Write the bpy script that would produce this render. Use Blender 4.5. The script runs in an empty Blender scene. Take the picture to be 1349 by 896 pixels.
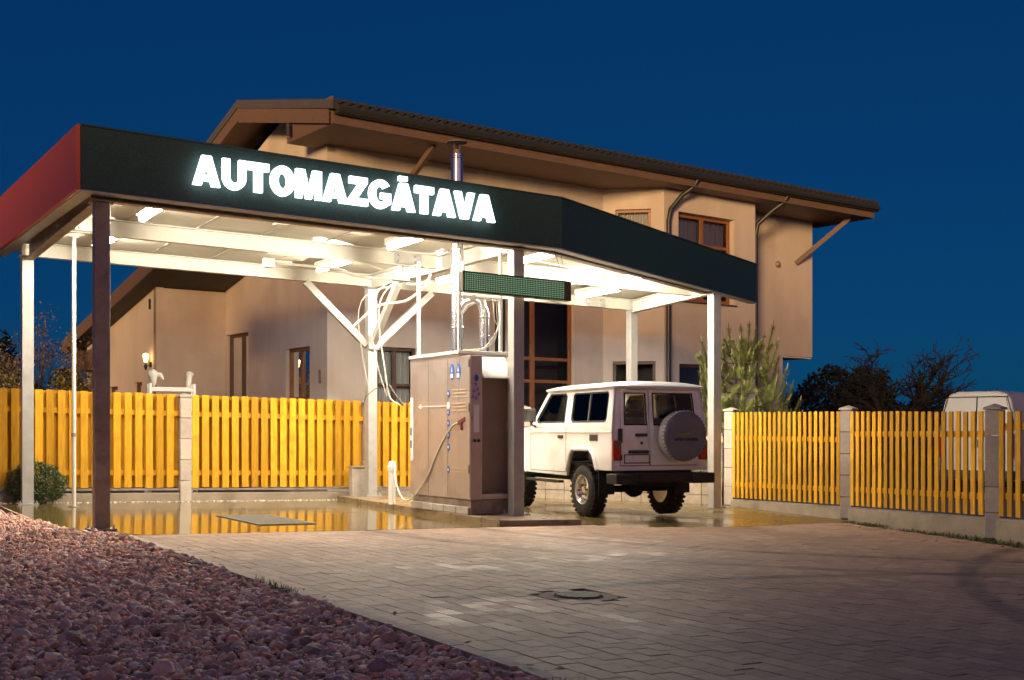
import bpy, math, random
import numpy as np
from mathutils import Vector, Matrix, noise
from mathutils.geometry import tessellate_polygon

random.seed(7); rng = np.random.default_rng(7)
R = math.radians
SC = bpy.context.scene
COL = SC.collection

# ------------------------------------------------------------------ camera, world, light, exposure
cam_d = bpy.data.cameras.new("camera")
cam = bpy.data.objects.new("camera", cam_d); COL.objects.link(cam)
cam.location = (0, 0, 1.2); cam.rotation_euler = (R(90), 0, 0)
cam_d.sensor_width = 36.0; cam_d.lens = 36.0 * 1540 / 1349
cam_d.shift_y = 120 / 1349
cam_d.clip_start = 0.1; cam_d.clip_end = 4000
SC.camera = cam

SUN_EL, SUN_AZ = 5.0, 196.0          # low warm key from behind the camera (azimuth clockwise from +Y)
world = bpy.data.worlds.new("World"); SC.world = world; world.use_nodes = True
wn = world.node_tree; wn.nodes.clear()
w_out = wn.nodes.new("ShaderNodeOutputWorld"); w_bg = wn.nodes.new("ShaderNodeBackground")
w_sky = wn.nodes.new("ShaderNodeTexSky"); w_sky.sky_type = 'NISHITA'; w_sky.sun_disc = False
w_sky.sun_elevation = R(12.0); w_sky.sun_rotation = R(SUN_AZ)
w_sky.air_density = 1.0; w_sky.dust_density = 0.3; w_sky.ozone_density = 4.0
w_mul = wn.nodes.new("ShaderNodeMix"); w_mul.data_type = 'RGBA'; w_mul.blend_type = 'MULTIPLY'
w_mul.inputs[0].default_value = 1.0; w_mul.inputs[7].default_value = (0.03, 0.36, 0.62, 1)
wn.links.new(w_sky.outputs[0], w_mul.inputs[6]); wn.links.new(w_mul.outputs[2], w_bg.inputs[0])
w_mx = wn.nodes.new("ShaderNodeMix"); w_mx.data_type = 'RGBA'; w_mx.inputs[0].default_value = 0.72
w_mx.inputs[7].default_value = (0.025, 0.56, 2.2, 1)
wn.links.new(w_mul.outputs[2], w_mx.inputs[6])
# dusk afterglow in the half of the sky behind the camera, strongest at the horizon
GLOW = (14.0, 7.2, 6.4)
w_tc = wn.nodes.new("ShaderNodeTexCoord"); w_sx = wn.nodes.new("ShaderNodeSeparateXYZ"); wn.links.new(w_tc.outputs["Generated"], w_sx.inputs[0])
w_y = wn.nodes.new("ShaderNodeMapRange"); w_y.interpolation_type = 'SMOOTHSTEP'
for i_, v_ in ((1, 0.0), (2, -0.9), (3, 0.0), (4, 1.0)): w_y.inputs[i_].default_value = v_
w_z = wn.nodes.new("ShaderNodeMapRange"); w_z.interpolation_type = 'SMOOTHSTEP'
for i_, v_ in ((1, 0.0), (2, 0.8), (3, 1.0), (4, 0.0)): w_z.inputs[i_].default_value = v_
wn.links.new(w_sx.outputs[1], w_y.inputs[0]); wn.links.new(w_sx.outputs[2], w_z.inputs[0])
w_yz = wn.nodes.new("ShaderNodeMath"); w_yz.operation = 'MULTIPLY'; wn.links.new(w_y.outputs[0], w_yz.inputs[0]); wn.links.new(w_z.outputs[0], w_yz.inputs[1])
w_add = wn.nodes.new("ShaderNodeMix"); w_add.data_type = 'RGBA'; w_add.blend_type = 'ADD'; w_add.inputs[7].default_value = (*GLOW, 1)
wn.links.new(w_yz.outputs[0], w_add.inputs[0]); wn.links.new(w_mx.outputs[2], w_add.inputs[6]); wn.links.new(w_add.outputs[2], w_bg.inputs[0])
wn.links.new(w_bg.outputs[0], w_out.inputs[0])
w_bg.inputs[1].default_value = 0.05

sun_d = bpy.data.lights.new("sun", 'SUN'); sun_d.energy = 3.7; sun_d.angle = R(10)
sun_d.color = (1.0, 0.64, 0.28)
sun = bpy.data.objects.new("sun", sun_d); COL.objects.link(sun)
_a, _e = R(SUN_AZ), R(SUN_EL)
sdir = Vector((math.sin(_a) * math.cos(_e), math.cos(_a) * math.cos(_e), math.sin(_e)))
sun.rotation_euler = sdir.to_track_quat('Z', 'Y').to_euler()
TUBE_POWER = 370.0; LETTER_POWER = 2.6

SC.view_settings.view_transform = 'Standard'; SC.view_settings.look = 'None'
SC.view_settings.exposure = 0.12; SC.view_settings.gamma = 1.0
SC.view_settings.use_curve_mapping = False
SC.render.engine = 'CYCLES'
try:
    SC.cycles.use_denoising = True; SC.cycles.max_bounces = 8; SC.cycles.transparent_max_bounces = 16
    SC.cycles.sample_clamp_indirect = 6.0
except Exception: pass

# ------------------------------------------------------------------ site frame: u along the bays, v towards the back, 2% fall along u
TH = math.atan2(0.51, 0.86); AU, AV = math.cos(TH), math.sin(TH)
P1 = (-4.99, 14.2); FALL = 0.02
def W(u, v, z=0.0):
    return Vector((P1[0] + u * AU - v * AV, P1[1] + u * AV + v * AU, z - FALL * u))
def UV(x, y):
    dx, dy = x - P1[0], y - P1[1]
    return dx * AU + dy * AV, -dx * AV + dy * AU
def shear(p): return (p[0], p[1], p[2] - FALL * p[0])

# ------------------------------------------------------------------ materials
MATS = {}
def nd(nt, kind, **kw):
    n = nt.nodes.new(kind)
    for k, v in kw.items(): setattr(n, k, v)
    return n
def M(name, col, rough=0.6, metal=0.0, var=0.18, scale=5.0, bump=0.0, bscale=60.0, emit=None, epow=0.0,
      rnd=0.0, rvar=0.0, stretch=None, dirt=None, dirt_scale=2.0, coat=0.0, spec=0.5):
    if name in MATS: return MATS[name]
    m = bpy.data.materials.new(name); m.use_nodes = True; nt = m.node_tree
    b = nt.nodes["Principled BSDF"]
    b.inputs["Roughness"].default_value = rough; b.inputs["Metallic"].default_value = metal
    b.inputs["Specular IOR Level"].default_value = spec
    b.inputs["Coat Weight"].default_value = coat; b.inputs["Coat Roughness"].default_value = 0.08
    tc = nd(nt, "ShaderNodeTexCoord"); src = tc.outputs["Object"]
    if stretch:
        mp = nd(nt, "ShaderNodeMapping"); mp.inputs["Scale"].default_value = stretch
        nt.links.new(src, mp.inputs[0]); src = mp.outputs[0]
    ns = nd(nt, "ShaderNodeTexNoise"); ns.inputs["Scale"].default_value = scale
    ns.inputs["Detail"].default_value = 6.0; ns.inputs["Roughness"].default_value = 0.6
    nt.links.new(src, ns.inputs["Vector"])
    mr = nd(nt, "ShaderNodeMapRange")
    mr.inputs[1].default_value = 0.25; mr.inputs[2].default_value = 0.75
    mr.inputs[3].default_value = 1 - var; mr.inputs[4].default_value = 1 + var
    nt.links.new(ns.outputs["Fac"], mr.inputs[0])
    fac = mr.outputs[0]
    if rnd:
        at = nd(nt, "ShaderNodeAttribute", attribute_name="rnd")
        m2 = nd(nt, "ShaderNodeMapRange"); m2.inputs[3].default_value = 1 - rnd; m2.inputs[4].default_value = 1 + rnd
        nt.links.new(at.outputs["Fac"], m2.inputs[0])
        mm = nd(nt, "ShaderNodeMath", operation='MULTIPLY')
        nt.links.new(fac, mm.inputs[0]); nt.links.new(m2.outputs[0], mm.inputs[1]); fac = mm.outputs[0]
    mx = nd(nt, "ShaderNodeMix", data_type='RGBA', blend_type='MULTIPLY'); mx.inputs[0].default_value = 1
    mx.inputs[6].default_value = (*col, 1)
    nt.links.new(fac, mx.inputs[7]); out = mx.outputs[2]
    if dirt:
        n3 = nd(nt, "ShaderNodeTexNoise"); n3.inputs["Scale"].default_value = dirt_scale; n3.inputs["Detail"].default_value = 8
        nt.links.new(tc.outputs["Object"], n3.inputs["Vector"])
        r3 = nd(nt, "ShaderNodeMapRange"); r3.inputs[1].default_value = 0.5; r3.inputs[2].default_value = 0.72; r3.inputs[4].default_value = 0.6
        nt.links.new(n3.outputs["Fac"], r3.inputs[0])
        mx3 = nd(nt, "ShaderNodeMix", data_type='RGBA'); mx3.inputs[7].default_value = (*dirt, 1)
        nt.links.new(r3.outputs[0], mx3.inputs[0]); nt.links.new(out, mx3.inputs[6]); out = mx3.outputs[2]
    nt.links.new(out, b.inputs["Base Color"])
    if rvar:
        r4 = nd(nt, "ShaderNodeMapRange"); r4.inputs[1].default_value = 0.3; r4.inputs[2].default_value = 0.7
        r4.inputs[3].default_value = max(0.02, rough - rvar); r4.inputs[4].default_value = min(1, rough + rvar)
        nt.links.new(ns.outputs["Fac"], r4.inputs[0]); nt.links.new(r4.outputs[0], b.inputs["Roughness"])
    if bump:
        n2 = nd(nt, "ShaderNodeTexNoise"); n2.inputs["Scale"].default_value = bscale; n2.inputs["Detail"].default_value = 4
        nt.links.new(src, n2.inputs["Vector"])
        bp = nd(nt, "ShaderNodeBump"); bp.inputs["Strength"].default_value = bump; bp.inputs["Distance"].default_value = 0.01
        nt.links.new(n2.outputs["Fac"], bp.inputs["Height"]); nt.links.new(bp.outputs[0], b.inputs["Normal"])
    if emit:
        b.inputs["Emission Color"].default_value = (*emit, 1); b.inputs["Emission Strength"].default_value = epow
    MATS[name] = m
    return m
def glass(name, tint=(0.85, 0.88, 0.9), refl=1.0, ior=1.5):
    if name in MATS: return MATS[name]
    m = bpy.data.materials.new(name); m.use_nodes = True; nt = m.node_tree; nt.nodes.clear()
    o = nd(nt, "ShaderNodeOutputMaterial"); mix = nd(nt, "ShaderNodeMixShader")
    t = nd(nt, "ShaderNodeBsdfTransparent"); t.inputs[0].default_value = (*tint, 1)
    g = nd(nt, "ShaderNodeBsdfGlossy"); g.inputs["Roughness"].default_value = 0.02
    fr = nd(nt, "ShaderNodeFresnel"); fr.inputs[0].default_value = ior
    nt.links.new(fr.outputs[0], mix.inputs[0]); nt.links.new(t.outputs[0], mix.inputs[1]); nt.links.new(g.outputs[0], mix.inputs[2])
    nt.links.new(mix.outputs[0], o.inputs[0]); MATS[name] = m
    return m

STEEL = M("galvanised_steel", (0.42, 0.40, 0.37), 0.45, 0.35, 0.15, 6, 0.05, 120)
STEEL_D = M("weathered_shaded_steel", (0.30, 0.235, 0.20), 0.5, 0.3, 0.25, 7, 0.08, 90, dirt=(0.11, 0.08, 0.06), dirt_scale=4)
WHITE_M = M("white_metal", (0.78, 0.76, 0.70), 0.4, 0.0, 0.06, 4)
BEAM = M("beam_paint", (0.56, 0.52, 0.44), 0.45, 0.0, 0.10, 4)
CEIL = M("white_sheet", (0.44, 0.40, 0.33), 0.4, 0.0, 0.06, 3)
BOLT = M("bolt_steel", (0.5, 0.48, 0.45), 0.35, 0.8, 0.1, 20)
FASC = M("dark_green_sheet", (0.026, 0.060, 0.056), 0.5, 0.0, 0.5, 55, 0.45, 260, spec=0.4)
FASC_R = M("red_sheet", (0.55, 0.10, 0.06), 0.5, 0.0, 0.12, 30, 0.25, 220)
TUBE = M("lit_tube", (0.9, 0.9, 0.9), 0.4, emit=(1.0, 0.90, 0.72), epow=TUBE_POWER)
LETTER = M("lit_letter", (0.9, 0.9, 0.9), 0.4, emit=(0.86, 0.96, 1.0), epow=LETTER_POWER)
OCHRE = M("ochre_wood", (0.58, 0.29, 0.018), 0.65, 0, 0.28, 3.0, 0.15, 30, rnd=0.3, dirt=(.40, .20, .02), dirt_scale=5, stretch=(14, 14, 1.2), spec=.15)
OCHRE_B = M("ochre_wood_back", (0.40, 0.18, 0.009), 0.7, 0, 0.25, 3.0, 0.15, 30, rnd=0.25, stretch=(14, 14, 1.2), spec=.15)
BLOCK = M("concrete_block", (0.40, 0.34, 0.28), 0.8, 0, 0.2, 5, 0.35, 70, dirt=(0.22, 0.18, 0.14), dirt_scale=3)
PLINTH = M("concrete_plinth", (0.29, 0.225, 0.16), 0.8, 0, 0.25, 3, 0.35, 50, dirt=(0.17, 0.14, 0.10), dirt_scale=2)
PLASTER = M("cream_plaster", (0.62, 0.515, 0.44), 0.9, 0, 0.12, 1.4, 0.2, 110, dirt=(.44, .345, .29), dirt_scale=.6, stretch=(1, 1, .3))
PLASTER_M = M("mauve_plaster", (0.46, 0.33, 0.30), 0.85, 0, 0.07, 1.2, 0.12, 150)
SOFFIT = M("brown_soffit_boards", (0.15, 0.09, 0.062), 0.6, 0, 0.25, 3, 0.1, 30, stretch=(1, 9, 9))
TILE = M("dark_roof_tile", (0.035, 0.033, 0.032), 0.55, 0, 0.2, 4, 0.1, 40)
FLASH = M("grey_flashing", (0.11, 0.095, 0.09), 0.5, 0.2, 0.1, 4)
GUTTER = M("dark_gutter", (0.035, 0.035, 0.035), 0.4, 0.1, 0.1, 4)
FRAME = M("brown_window_frame", (0.27, 0.105, 0.04), 0.45, 0, 0.2, 4, 0.05, 30, stretch=(3, 3, 1))
FRAME_D = M("dark_window_frame", (0.09, 0.045, 0.03), 0.5, 0, 0.2, 4)
PANE = glass("window_glass", (.85, .85, .85), ior=1.32)
CARGLASS = glass("car_glass", (0.86, 0.87, 0.85), ior=1.22)
CURT = M("pale_curtain", (0.52, 0.52, 0.50), 0.9, 0, 0.12, 3, stretch=(6, 6, 0.3))
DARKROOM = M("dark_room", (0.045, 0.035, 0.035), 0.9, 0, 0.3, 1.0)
BLACK_R = M("black_rubber", (0.018, 0.017, 0.016), 0.75, 0, 0.25, 12, 0.2, 80)
BLACK_P = M("black_plastic", (0.022, 0.022, 0.022), 0.45, 0, 0.1, 8)
CARWHITE = M("white_car_paint", (0.80, 0.80, 0.79), 0.28, 0, 0.04, 2, coat=0.6, dirt=(.62, .57, .50), dirt_scale=2.2)
ALU = M("bright_alloy", (0.72, 0.70, 0.66), 0.22, 0.9, 0.06, 8)
REDLENS = M("red_lens", (0.35, 0.012, 0.01), 0.15, 0, 0.1, 20, coat=0.5)
CHASSIS = M("chassis_black", (0.025, 0.022, 0.02), 0.7, 0.2, 0.3, 8)
SEAT = M("grey_seat_cloth", (0.22, 0.19, 0.17), 0.9, 0, 0.2, 10)
VINYL = M("spare_cover_vinyl", (0.12, 0.125, 0.155), 0.42, 0, 0.12, 6, 0.1, 30)
VINYL_L = M("spare_cover_band", (0.42, 0.41, 0.40), 0.45, 0, 0.15, 8, 0.25, 25)
CAB = M("cabinet_steel", (0.50, 0.41, 0.36), 0.32, 0.45, 0.08, 2, dirt=(0.34, 0.25, 0.20), dirt_scale=2.5)
CAB_D = M("cabinet_recess", (0.36, 0.27, 0.22), 0.5, 0.1, 0.12, 3)
BLUE = M("blue_sticker", (0.03, 0.12, 0.42), 0.5, 0, 0.05, 6)
WSTICK = M("white_sticker", (0.75, 0.75, 0.75), 0.5, 0, 0.05, 6)
OSTICK = M("pale_print", (0.55, 0.40, 0.28), 0.5, 0, 0.05, 6)
PURPLE = M("violet_sticker", (0.25, 0.16, 0.45), 0.5, 0, 0.05, 6)
STAINLESS = M("stainless_pipe", (0.62, 0.62, 0.64), 0.2, 0.95, 0.08, 6)
HOSEW = M("pale_hose", (0.62, 0.58, 0.50), 0.5, 0, 0.1, 6)
LEDPCB = M("green_circuit_face", (0.012, 0.16, 0.06), 0.5, 0, 0.2, 10)
LEDDOT = M("pale_led_dot", (0.55, 0.75, 0.55), 0.3, 0, 0.1, 5, emit=(.5, .85, .5), epow=.55)
LEDBOX = M("olive_casing", (0.10, 0.075, 0.04), 0.5, 0.2, 0.15, 5)
BARK = M("bark", (0.075, 0.052, 0.04), 0.9, 0, 0.3, 8, 0.4, 40)
DBARK = M("dark_bark", (0.012, 0.010, 0.010), 0.9, 0, 0.3, 8)
CLOTH = M("white_cloth", (0.74, 0.70, 0.60), 0.9, 0, 0.12, 8, 0.2, 30)
GREYPOLE = M("pale_pole_paint", (0.62, 0.58, 0.50), 0.4, 0.1, 0.1, 6)

# ------------------------------------------------------------------ mesh builder
class MB:
    def __init__(s, fn=None): s.v = []; s.f = []; s.rn = []; s.cur = 0.5; s.fn = fn
    def add(s, vs, fs):
        o = len(s.v)
        for p in vs:
            p = tuple(p)
            s.v.append(s.fn(p) if s.fn else p); s.rn.append(s.cur)
        s.f += [tuple(i + o for i in q) for q in fs]
        return s
    def box(s, x0, x1, y0, y1, z0, z1):
        return s.add([(x0,y0,z0),(x1,y0,z0),(x1,y1,z0),(x0,y1,z0),(x0,y0,z1),(x1,y0,z1),(x1,y1,z1),(x0,y1,z1)],
                     [(0,3,2,1),(4,5,6,7),(0,1,5,4),(1,2,6,5),(2,3,7,6),(3,0,4,7)])
    def hexa(s, b, t):
        return s.add(list(b) + list(t), [(0,3,2,1),(4,5,6,7),(0,1,5,4),(1,2,6,5),(2,3,7,6),(3,0,4,7)])
    def bar(s, p, q, w, h, up=(0, 0, 1)):
        p, q = Vector(p), Vector(q); d = (q - p).normalized(); up = Vector(up)
        if abs(d.dot(up)) > 0.99: up = Vector((0, 1, 0))
        sx = d.cross(up).normalized() * (w / 2); sz = sx.cross(d).normalized() * (h / 2)
        c = [p - sx - sz, p + sx - sz, p + sx + sz, p - sx + sz]; e = [q - sx - sz, q + sx - sz, q + sx + sz, q - sx + sz]
        return s.add(c + e, [(0,1,2,3),(4,7,6,5),(0,4,5,1),(1,5,6,2),(2,6,7,3),(3,7,4,0)])
    def tube(s, path, r, seg=8, cap=True):
        P = [Vector(p) for p in path]; n = len(P); rs = r if isinstance(r, (list, tuple)) else [r] * n
        vs = []; prev = None
        for i in range(n):
            d = (P[min(i + 1, n - 1)] - P[max(i - 1, 0)])
            d = d.normalized() if d.length > 1e-9 else Vector((0, 0, 1))
            if prev is None:
                a = d.cross(Vector((0, 0, 1)));
                if a.length < 0.05: a = d.cross(Vector((1, 0, 0)))
                a.normalize()
            else:
                a = prev - d * prev.dot(d)
                a = a.normalized() if a.length > 1e-6 else d.orthogonal().normalized()
            prev = a; b = d.cross(a)
            for k in range(seg):
                t = 2 * math.pi * k / seg; vs.append(P[i] + (a * math.cos(t) + b * math.sin(t)) * rs[i])
        fs = [(i * seg + k, i * seg + (k + 1) % seg, (i + 1) * seg + (k + 1) % seg, (i + 1) * seg + k) for i in range(n - 1) for k in range(seg)]
        if cap: fs += [tuple(reversed(range(seg))), tuple(range((n - 1) * seg, n * seg))]
        return s.add(vs, fs)
    def lathe(s, c, axis, prof, seg=24, cap=True):
        c = Vector(c); ax = Vector(axis).normalized(); a = ax.orthogonal().normalized(); b = ax.cross(a)
        vs = [c + ax * h + (a * math.cos(2 * math.pi * k / seg) + b * math.sin(2 * math.pi * k / seg)) * r for r, h in prof for k in range(seg)]
        n = len(prof)
        fs = [(i * seg + k, i * seg + (k + 1) % seg, (i + 1) * seg + (k + 1) % seg, (i + 1) * seg + k) for i in range(n - 1) for k in range(seg)]
        if cap: fs += [tuple(reversed(range(seg))), tuple(range((n - 1) * seg, n * seg))]
        return s.add(vs, fs)
    def hose(s, path, r, seg=8, sub=6):
        P = [Vector(p) for p in path]; P = [2 * P[0] - P[1]] + P + [2 * P[-1] - P[-2]]; out = []
        for i in range(1, len(P) - 2):
            for k in range(sub):
                t = k / sub; a, b, c, d = P[i - 1:i + 3]
                out.append(0.5 * ((2 * b) + (c - a) * t + (2 * a - 5 * b + 4 * c - d) * t * t + (3 * b - a - 3 * c + d) * t ** 3))
        return s.tube(out + [P[-2]], r, seg)
    def poly(s, outer, holes, f0, f1):
        """2D outline with holes, front cap through f0, back cap through f1, side walls between"""
        def area(l): return sum(l[i][0] * l[(i + 1) % len(l)][1] - l[(i + 1) % len(l)][0] * l[i][1] for i in range(len(l)))
        loops = [outer if area(outer) > 0 else outer[::-1]] + [h if area(h) < 0 else h[::-1] for h in holes]
        flat = [p for l in loops for p in l]; n = len(flat)
        tris = tessellate_polygon([[Vector((x, y, 0)) for x, y in l] for l in loops])
        vs = [f0(*p) for p in flat] + [f1(*p) for p in flat]; fs = []
        for t in tris:
            a, b, c = [flat[i] for i in t]
            ar = (b[0] - a[0]) * (c[1] - a[1]) - (b[1] - a[1]) * (c[0] - a[0])
            if abs(ar) < 1e-10: continue
            t = t if ar > 0 else t[::-1]
            fs.append(tuple(t)); fs.append(tuple(i + n for i in reversed(t)))
        o = 0
        for l in loops:
            m = len(l)
            for i in range(m): fs.append((o + (i + 1) % m, o + i, o + i + n, o + (i + 1) % m + n))
            o += m
        return s.add(vs, fs)
    def build(s, name, mat, parent=None, bevel=0.0, smooth=40, loc=None, bseg=2):
        me = bpy.data.meshes.new(name); me.from_pydata(s.v, [], s.f); me.update()
        if len(set(s.rn)) > 1:
            at = me.attributes.new("rnd", 'FLOAT', 'POINT'); at.data.foreach_set("value", s.rn)
        me.materials.append(mat)
        import bmesh
        bm = bmesh.new(); bm.from_mesh(me); bmesh.ops.recalc_face_normals(bm, faces=bm.faces); bm.to_mesh(me); bm.free()
        if smooth:
            me.shade_smooth(); me.set_sharp_from_angle(angle=R(smooth))
        o = bpy.data.objects.new(name, me); COL.objects.link(o)
        if parent is not None: o.parent = parent
        if loc is not None: o.location = loc
        if bevel:
            md = o.modifiers.new("bevel", 'BEVEL'); md.width = bevel; md.segments = bseg; md.limit_method = 'ANGLE'; md.angle_limit = R(35)
            md.harden_normals = True
        return o
def rect(x0, z0, x1, z1, r=0.0, n=4):
    if r <= 0: return [(x0, z0), (x1, z0), (x1, z1), (x0, z1)]
    out = []
    for cx, cz, a0 in ((x1 - r, z0 + r, -90), (x1 - r, z1 - r, 0), (x0 + r, z1 - r, 90), (x0 + r, z0 + r, 180)):
        for i in range(n + 1):
            a = R(a0 + 90 * i / n); out.append((cx + r * math.cos(a), cz + r * math.sin(a)))
    return out
def ell(cx, cz, rx, rz, n=28): return [(cx + rx * math.cos(2 * math.pi * i / n), cz + rz * math.sin(2 * math.pi * i / n)) for i in range(n)]

def props(o, label=None, cat=None, group=None, kind=None):
    if label: o['label'] = label
    if cat: o['category'] = cat
    if group: o['group'] = group
    if kind: o['kind'] = kind
    return o
def thing(name, label, cat, loc=(0, 0, 0), rz=0.0, group=None):
    o = bpy.data.objects.new(name, None); COL.objects.link(o); o.empty_display_size = 0.2
    o.location = loc; o.rotation_euler = (0, 0, rz)
    return props(o, label, cat, group)
def site_thing(name, label, cat, u, v, z=0.0, group=None, turn=0.0): return thing(name, label, cat, W(u, v, z), TH + turn, group)
def dup(root, loc, rz, label):
    r = root.copy(); COL.objects.link(r); r.location = loc; r.rotation_euler = (0, 0, rz); r['label'] = label
    for ch in list(root.children):
        c = ch.copy(); COL.objects.link(c); c.parent = r
        for g in list(ch.children):
            d = g.copy(); COL.objects.link(d); d.parent = c
    return r
def np_mesh(name, V, F, mat, rnd=None, smooth=True):
    """V (n,3), F (m,k) arrays -> one mesh object"""
    me = bpy.data.meshes.new(name); k = F.shape[1]
    me.vertices.add(len(V)); me.vertices.foreach_set("co", V.astype(np.float32).ravel())
    me.loops.add(F.size); me.loops.foreach_set("vertex_index", F.astype(np.int32).ravel())
    me.polygons.add(len(F)); me.polygons.foreach_set("loop_start", np.arange(0, F.size, k, dtype=np.int32))
    try: me.polygons.foreach_set("loop_total", np.full(len(F), k, dtype=np.int32))
    except Exception: pass
    me.update(calc_edges=True)
    if rnd is not None:
        at = me.attributes.new("rnd", 'FLOAT', 'POINT'); at.data.foreach_set("value", rnd.astype(np.float32))
    if smooth: me.shade_smooth()
    else: me.shade_flat()
    me.materials.append(mat)
    o = bpy.data.objects.new(name, me); COL.objects.link(o)
    return o

# ================================================================== GROUND
def ground_mat():
    return M("dark_soil", (0.06, 0.05, 0.035), 0.95, 0, 0.35, 1.5, 0.5, 20)
def build_ground():
    n = 60; xs = np.concatenate([np.linspace(-1500, -60, 8), np.linspace(-50, 60, 45), np.linspace(70, 1500, 8)])
    ys = np.concatenate([np.linspace(-400, -40, 5), np.linspace(-30, 90, 49), np.linspace(100, 2000, 8)])
    X, Y = np.meshgrid(xs, ys); U = (X - P1[0]) * AU + (Y - P1[1]) * AV
    Z = -0.06 - FALL * np.clip(U, -12, 16)
    V = np.stack([X.ravel(), Y.ravel(), Z.ravel()], 1); a = len(xs); b = len(ys)
    F = np.array([(j * a + i, j * a + i + 1, (j + 1) * a + i + 1, (j + 1) * a + i) for j in range(b - 1) for i in range(a - 1)])
    props(np_mesh("ground", V, F, ground_mat()), kind='structure')
build_ground()

def sheet(name, outline, z, thick, mat):
    mb = MB(); mb.poly(outline, [], lambda u, v: W(u, v, z), lambda u, v: W(u, v, z - thick))
    return props(mb.build(name, mat, smooth=0), kind='structure')

def wet_mat():
    m = bpy.data.materials.new("wet_concrete"); m.use_nodes = True; nt = m.node_tree; b = nt.nodes["Principled BSDF"]
    tc = nd(nt, "ShaderNodeTexCoord")
    n1 = nd(nt, "ShaderNodeTexNoise"); n1.inputs["Scale"].default_value = 0.55; n1.inputs["Detail"].default_value = 5
    n2 = nd(nt, "ShaderNodeTexNoise"); n2.inputs["Scale"].default_value = 9; n2.inputs["Detail"].default_value = 6
    n3 = nd(nt, "ShaderNodeTexNoise"); n3.inputs["Scale"].default_value = 3.0; n3.inputs["Detail"].default_value = 2
    mp = nd(nt, "ShaderNodeMapping"); mp.inputs["Scale"].default_value = (1.0, 1.0, 1.0)
    for n in (n1, n2, n3): nt.links.new(tc.outputs["Object"], n.inputs["Vector"])
    cr = nd(nt, "ShaderNodeMix", data_type='RGBA'); cr.inputs[6].default_value = (0.105, 0.072, 0.020, 1); cr.inputs[7].default_value = (0.20, 0.145, 0.055, 1)
    nt.links.new(n2.outputs["Fac"], cr.inputs[0]); nt.links.new(cr.outputs[2], b.inputs["Base Color"])
    sx = nd(nt, "ShaderNodeSeparateXYZ"); nt.links.new(tc.outputs["Object"], sx.inputs[0])
    # the far bay has drained: water film thins towards +x of the slab
    ad = nd(nt, "ShaderNodeMapRange"); ad.inputs[1].default_value = 3.0; ad.inputs[2].default_value = 9.0; ad.inputs[3].default_value = -0.22; ad.inputs[4].default_value = 0.12
    nt.links.new(sx.outputs[0], ad.inputs[0])
    sm = nd(nt, "ShaderNodeMath", operation='ADD'); nt.links.new(n1.outputs["Fac"], sm.inputs[0]); nt.links.new(ad.outputs[0], sm.inputs[1])
    rr = nd(nt, "ShaderNodeMapRange"); rr.inputs[1].default_value = 0.42; rr.inputs[2].default_value = 0.68; rr.inputs[3].default_value = 0.085; rr.inputs[4].default_value = 0.30
    nt.links.new(sm.outputs[0], rr.inputs[0]); nt.links.new(rr.outputs[0], b.inputs["Roughness"])
    bp = nd(nt, "ShaderNodeBump"); bp.inputs["Distance"].default_value = 0.004; bp.inputs["Strength"].default_value = 0.2
    nt.links.new(n3.outputs["Fac"], bp.inputs["Height"])
    b2 = nd(nt, "ShaderNodeBump"); b2.inputs["Distance"].default_value = 0.004
    st = nd(nt, "ShaderNodeMapRange"); st.inputs[1].default_value = 0.45; st.inputs[2].default_value = 0.72; st.inputs[4].default_value = 0.6
    nt.links.new(sm.outputs[0], st.inputs[0]); nt.links.new(st.outputs[0], b2.inputs["Strength"])
    nt.links.new(n2.outputs["Fac"], b2.inputs["Height"]); nt.links.new(bp.outputs[0], b2.inputs["Normal"]); nt.links.new(b2.outputs[0], b.inputs["Normal"])
    b.inputs["IOR"].default_value = 1.7
    return m
SLAB = [(-0.28, -0.42), (0.1, -0.62), (0.3, -0.92), (6.4, -1.12), (6.95, -1.72), (8.3, -2.0), (10.7, -1.78), (11.15, -1.6), (12.2, 2.6), (12.6, 5.9), (-0.8, 6.1), (-0.62, 3.0), (-0.5, 2.0)]
def build_slab():
    mb = MB(fn=shear); mb.poly(SLAB, [], lambda u, v: (u, v, 0.0), lambda u, v: (u, v, -0.2))
    o = mb.build("wash_floor", wet_mat(), smooth=0); o.location = W(0, 0); o.rotation_euler = (0, 0, TH)
    props(o, kind='structure')
build_slab()

# floor drain grate
g = site_thing("drain_grate", "steel drain grate sunk in the wet floor of the open bay", "drain", 2.45, 1.2, 0.004)
mb = MB(fn=shear); mb.box(-.40, .40, -1.0, -.96, 0, .008); mb.box(-.40, .40, .96, 1.0, 0, .008); mb.box(-.40, -.36, -.96, .96, 0, .008); mb.box(.36, .40, -.96, .96, 0, .008)
mb.build("frame", M("grate_grey", (.15, .135, .115), .6, 0, .3, 9), g, smooth=0)
mb = MB(fn=shear)
for i in range(44): y = -.95 + i * .0435; mb.box(-.357, .357, y, y + .026, .001, .006)
mb.build("grating", M("grate_grey", (.15, .135, .115), .6, 0, .3, 9), g, smooth=0)

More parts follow.
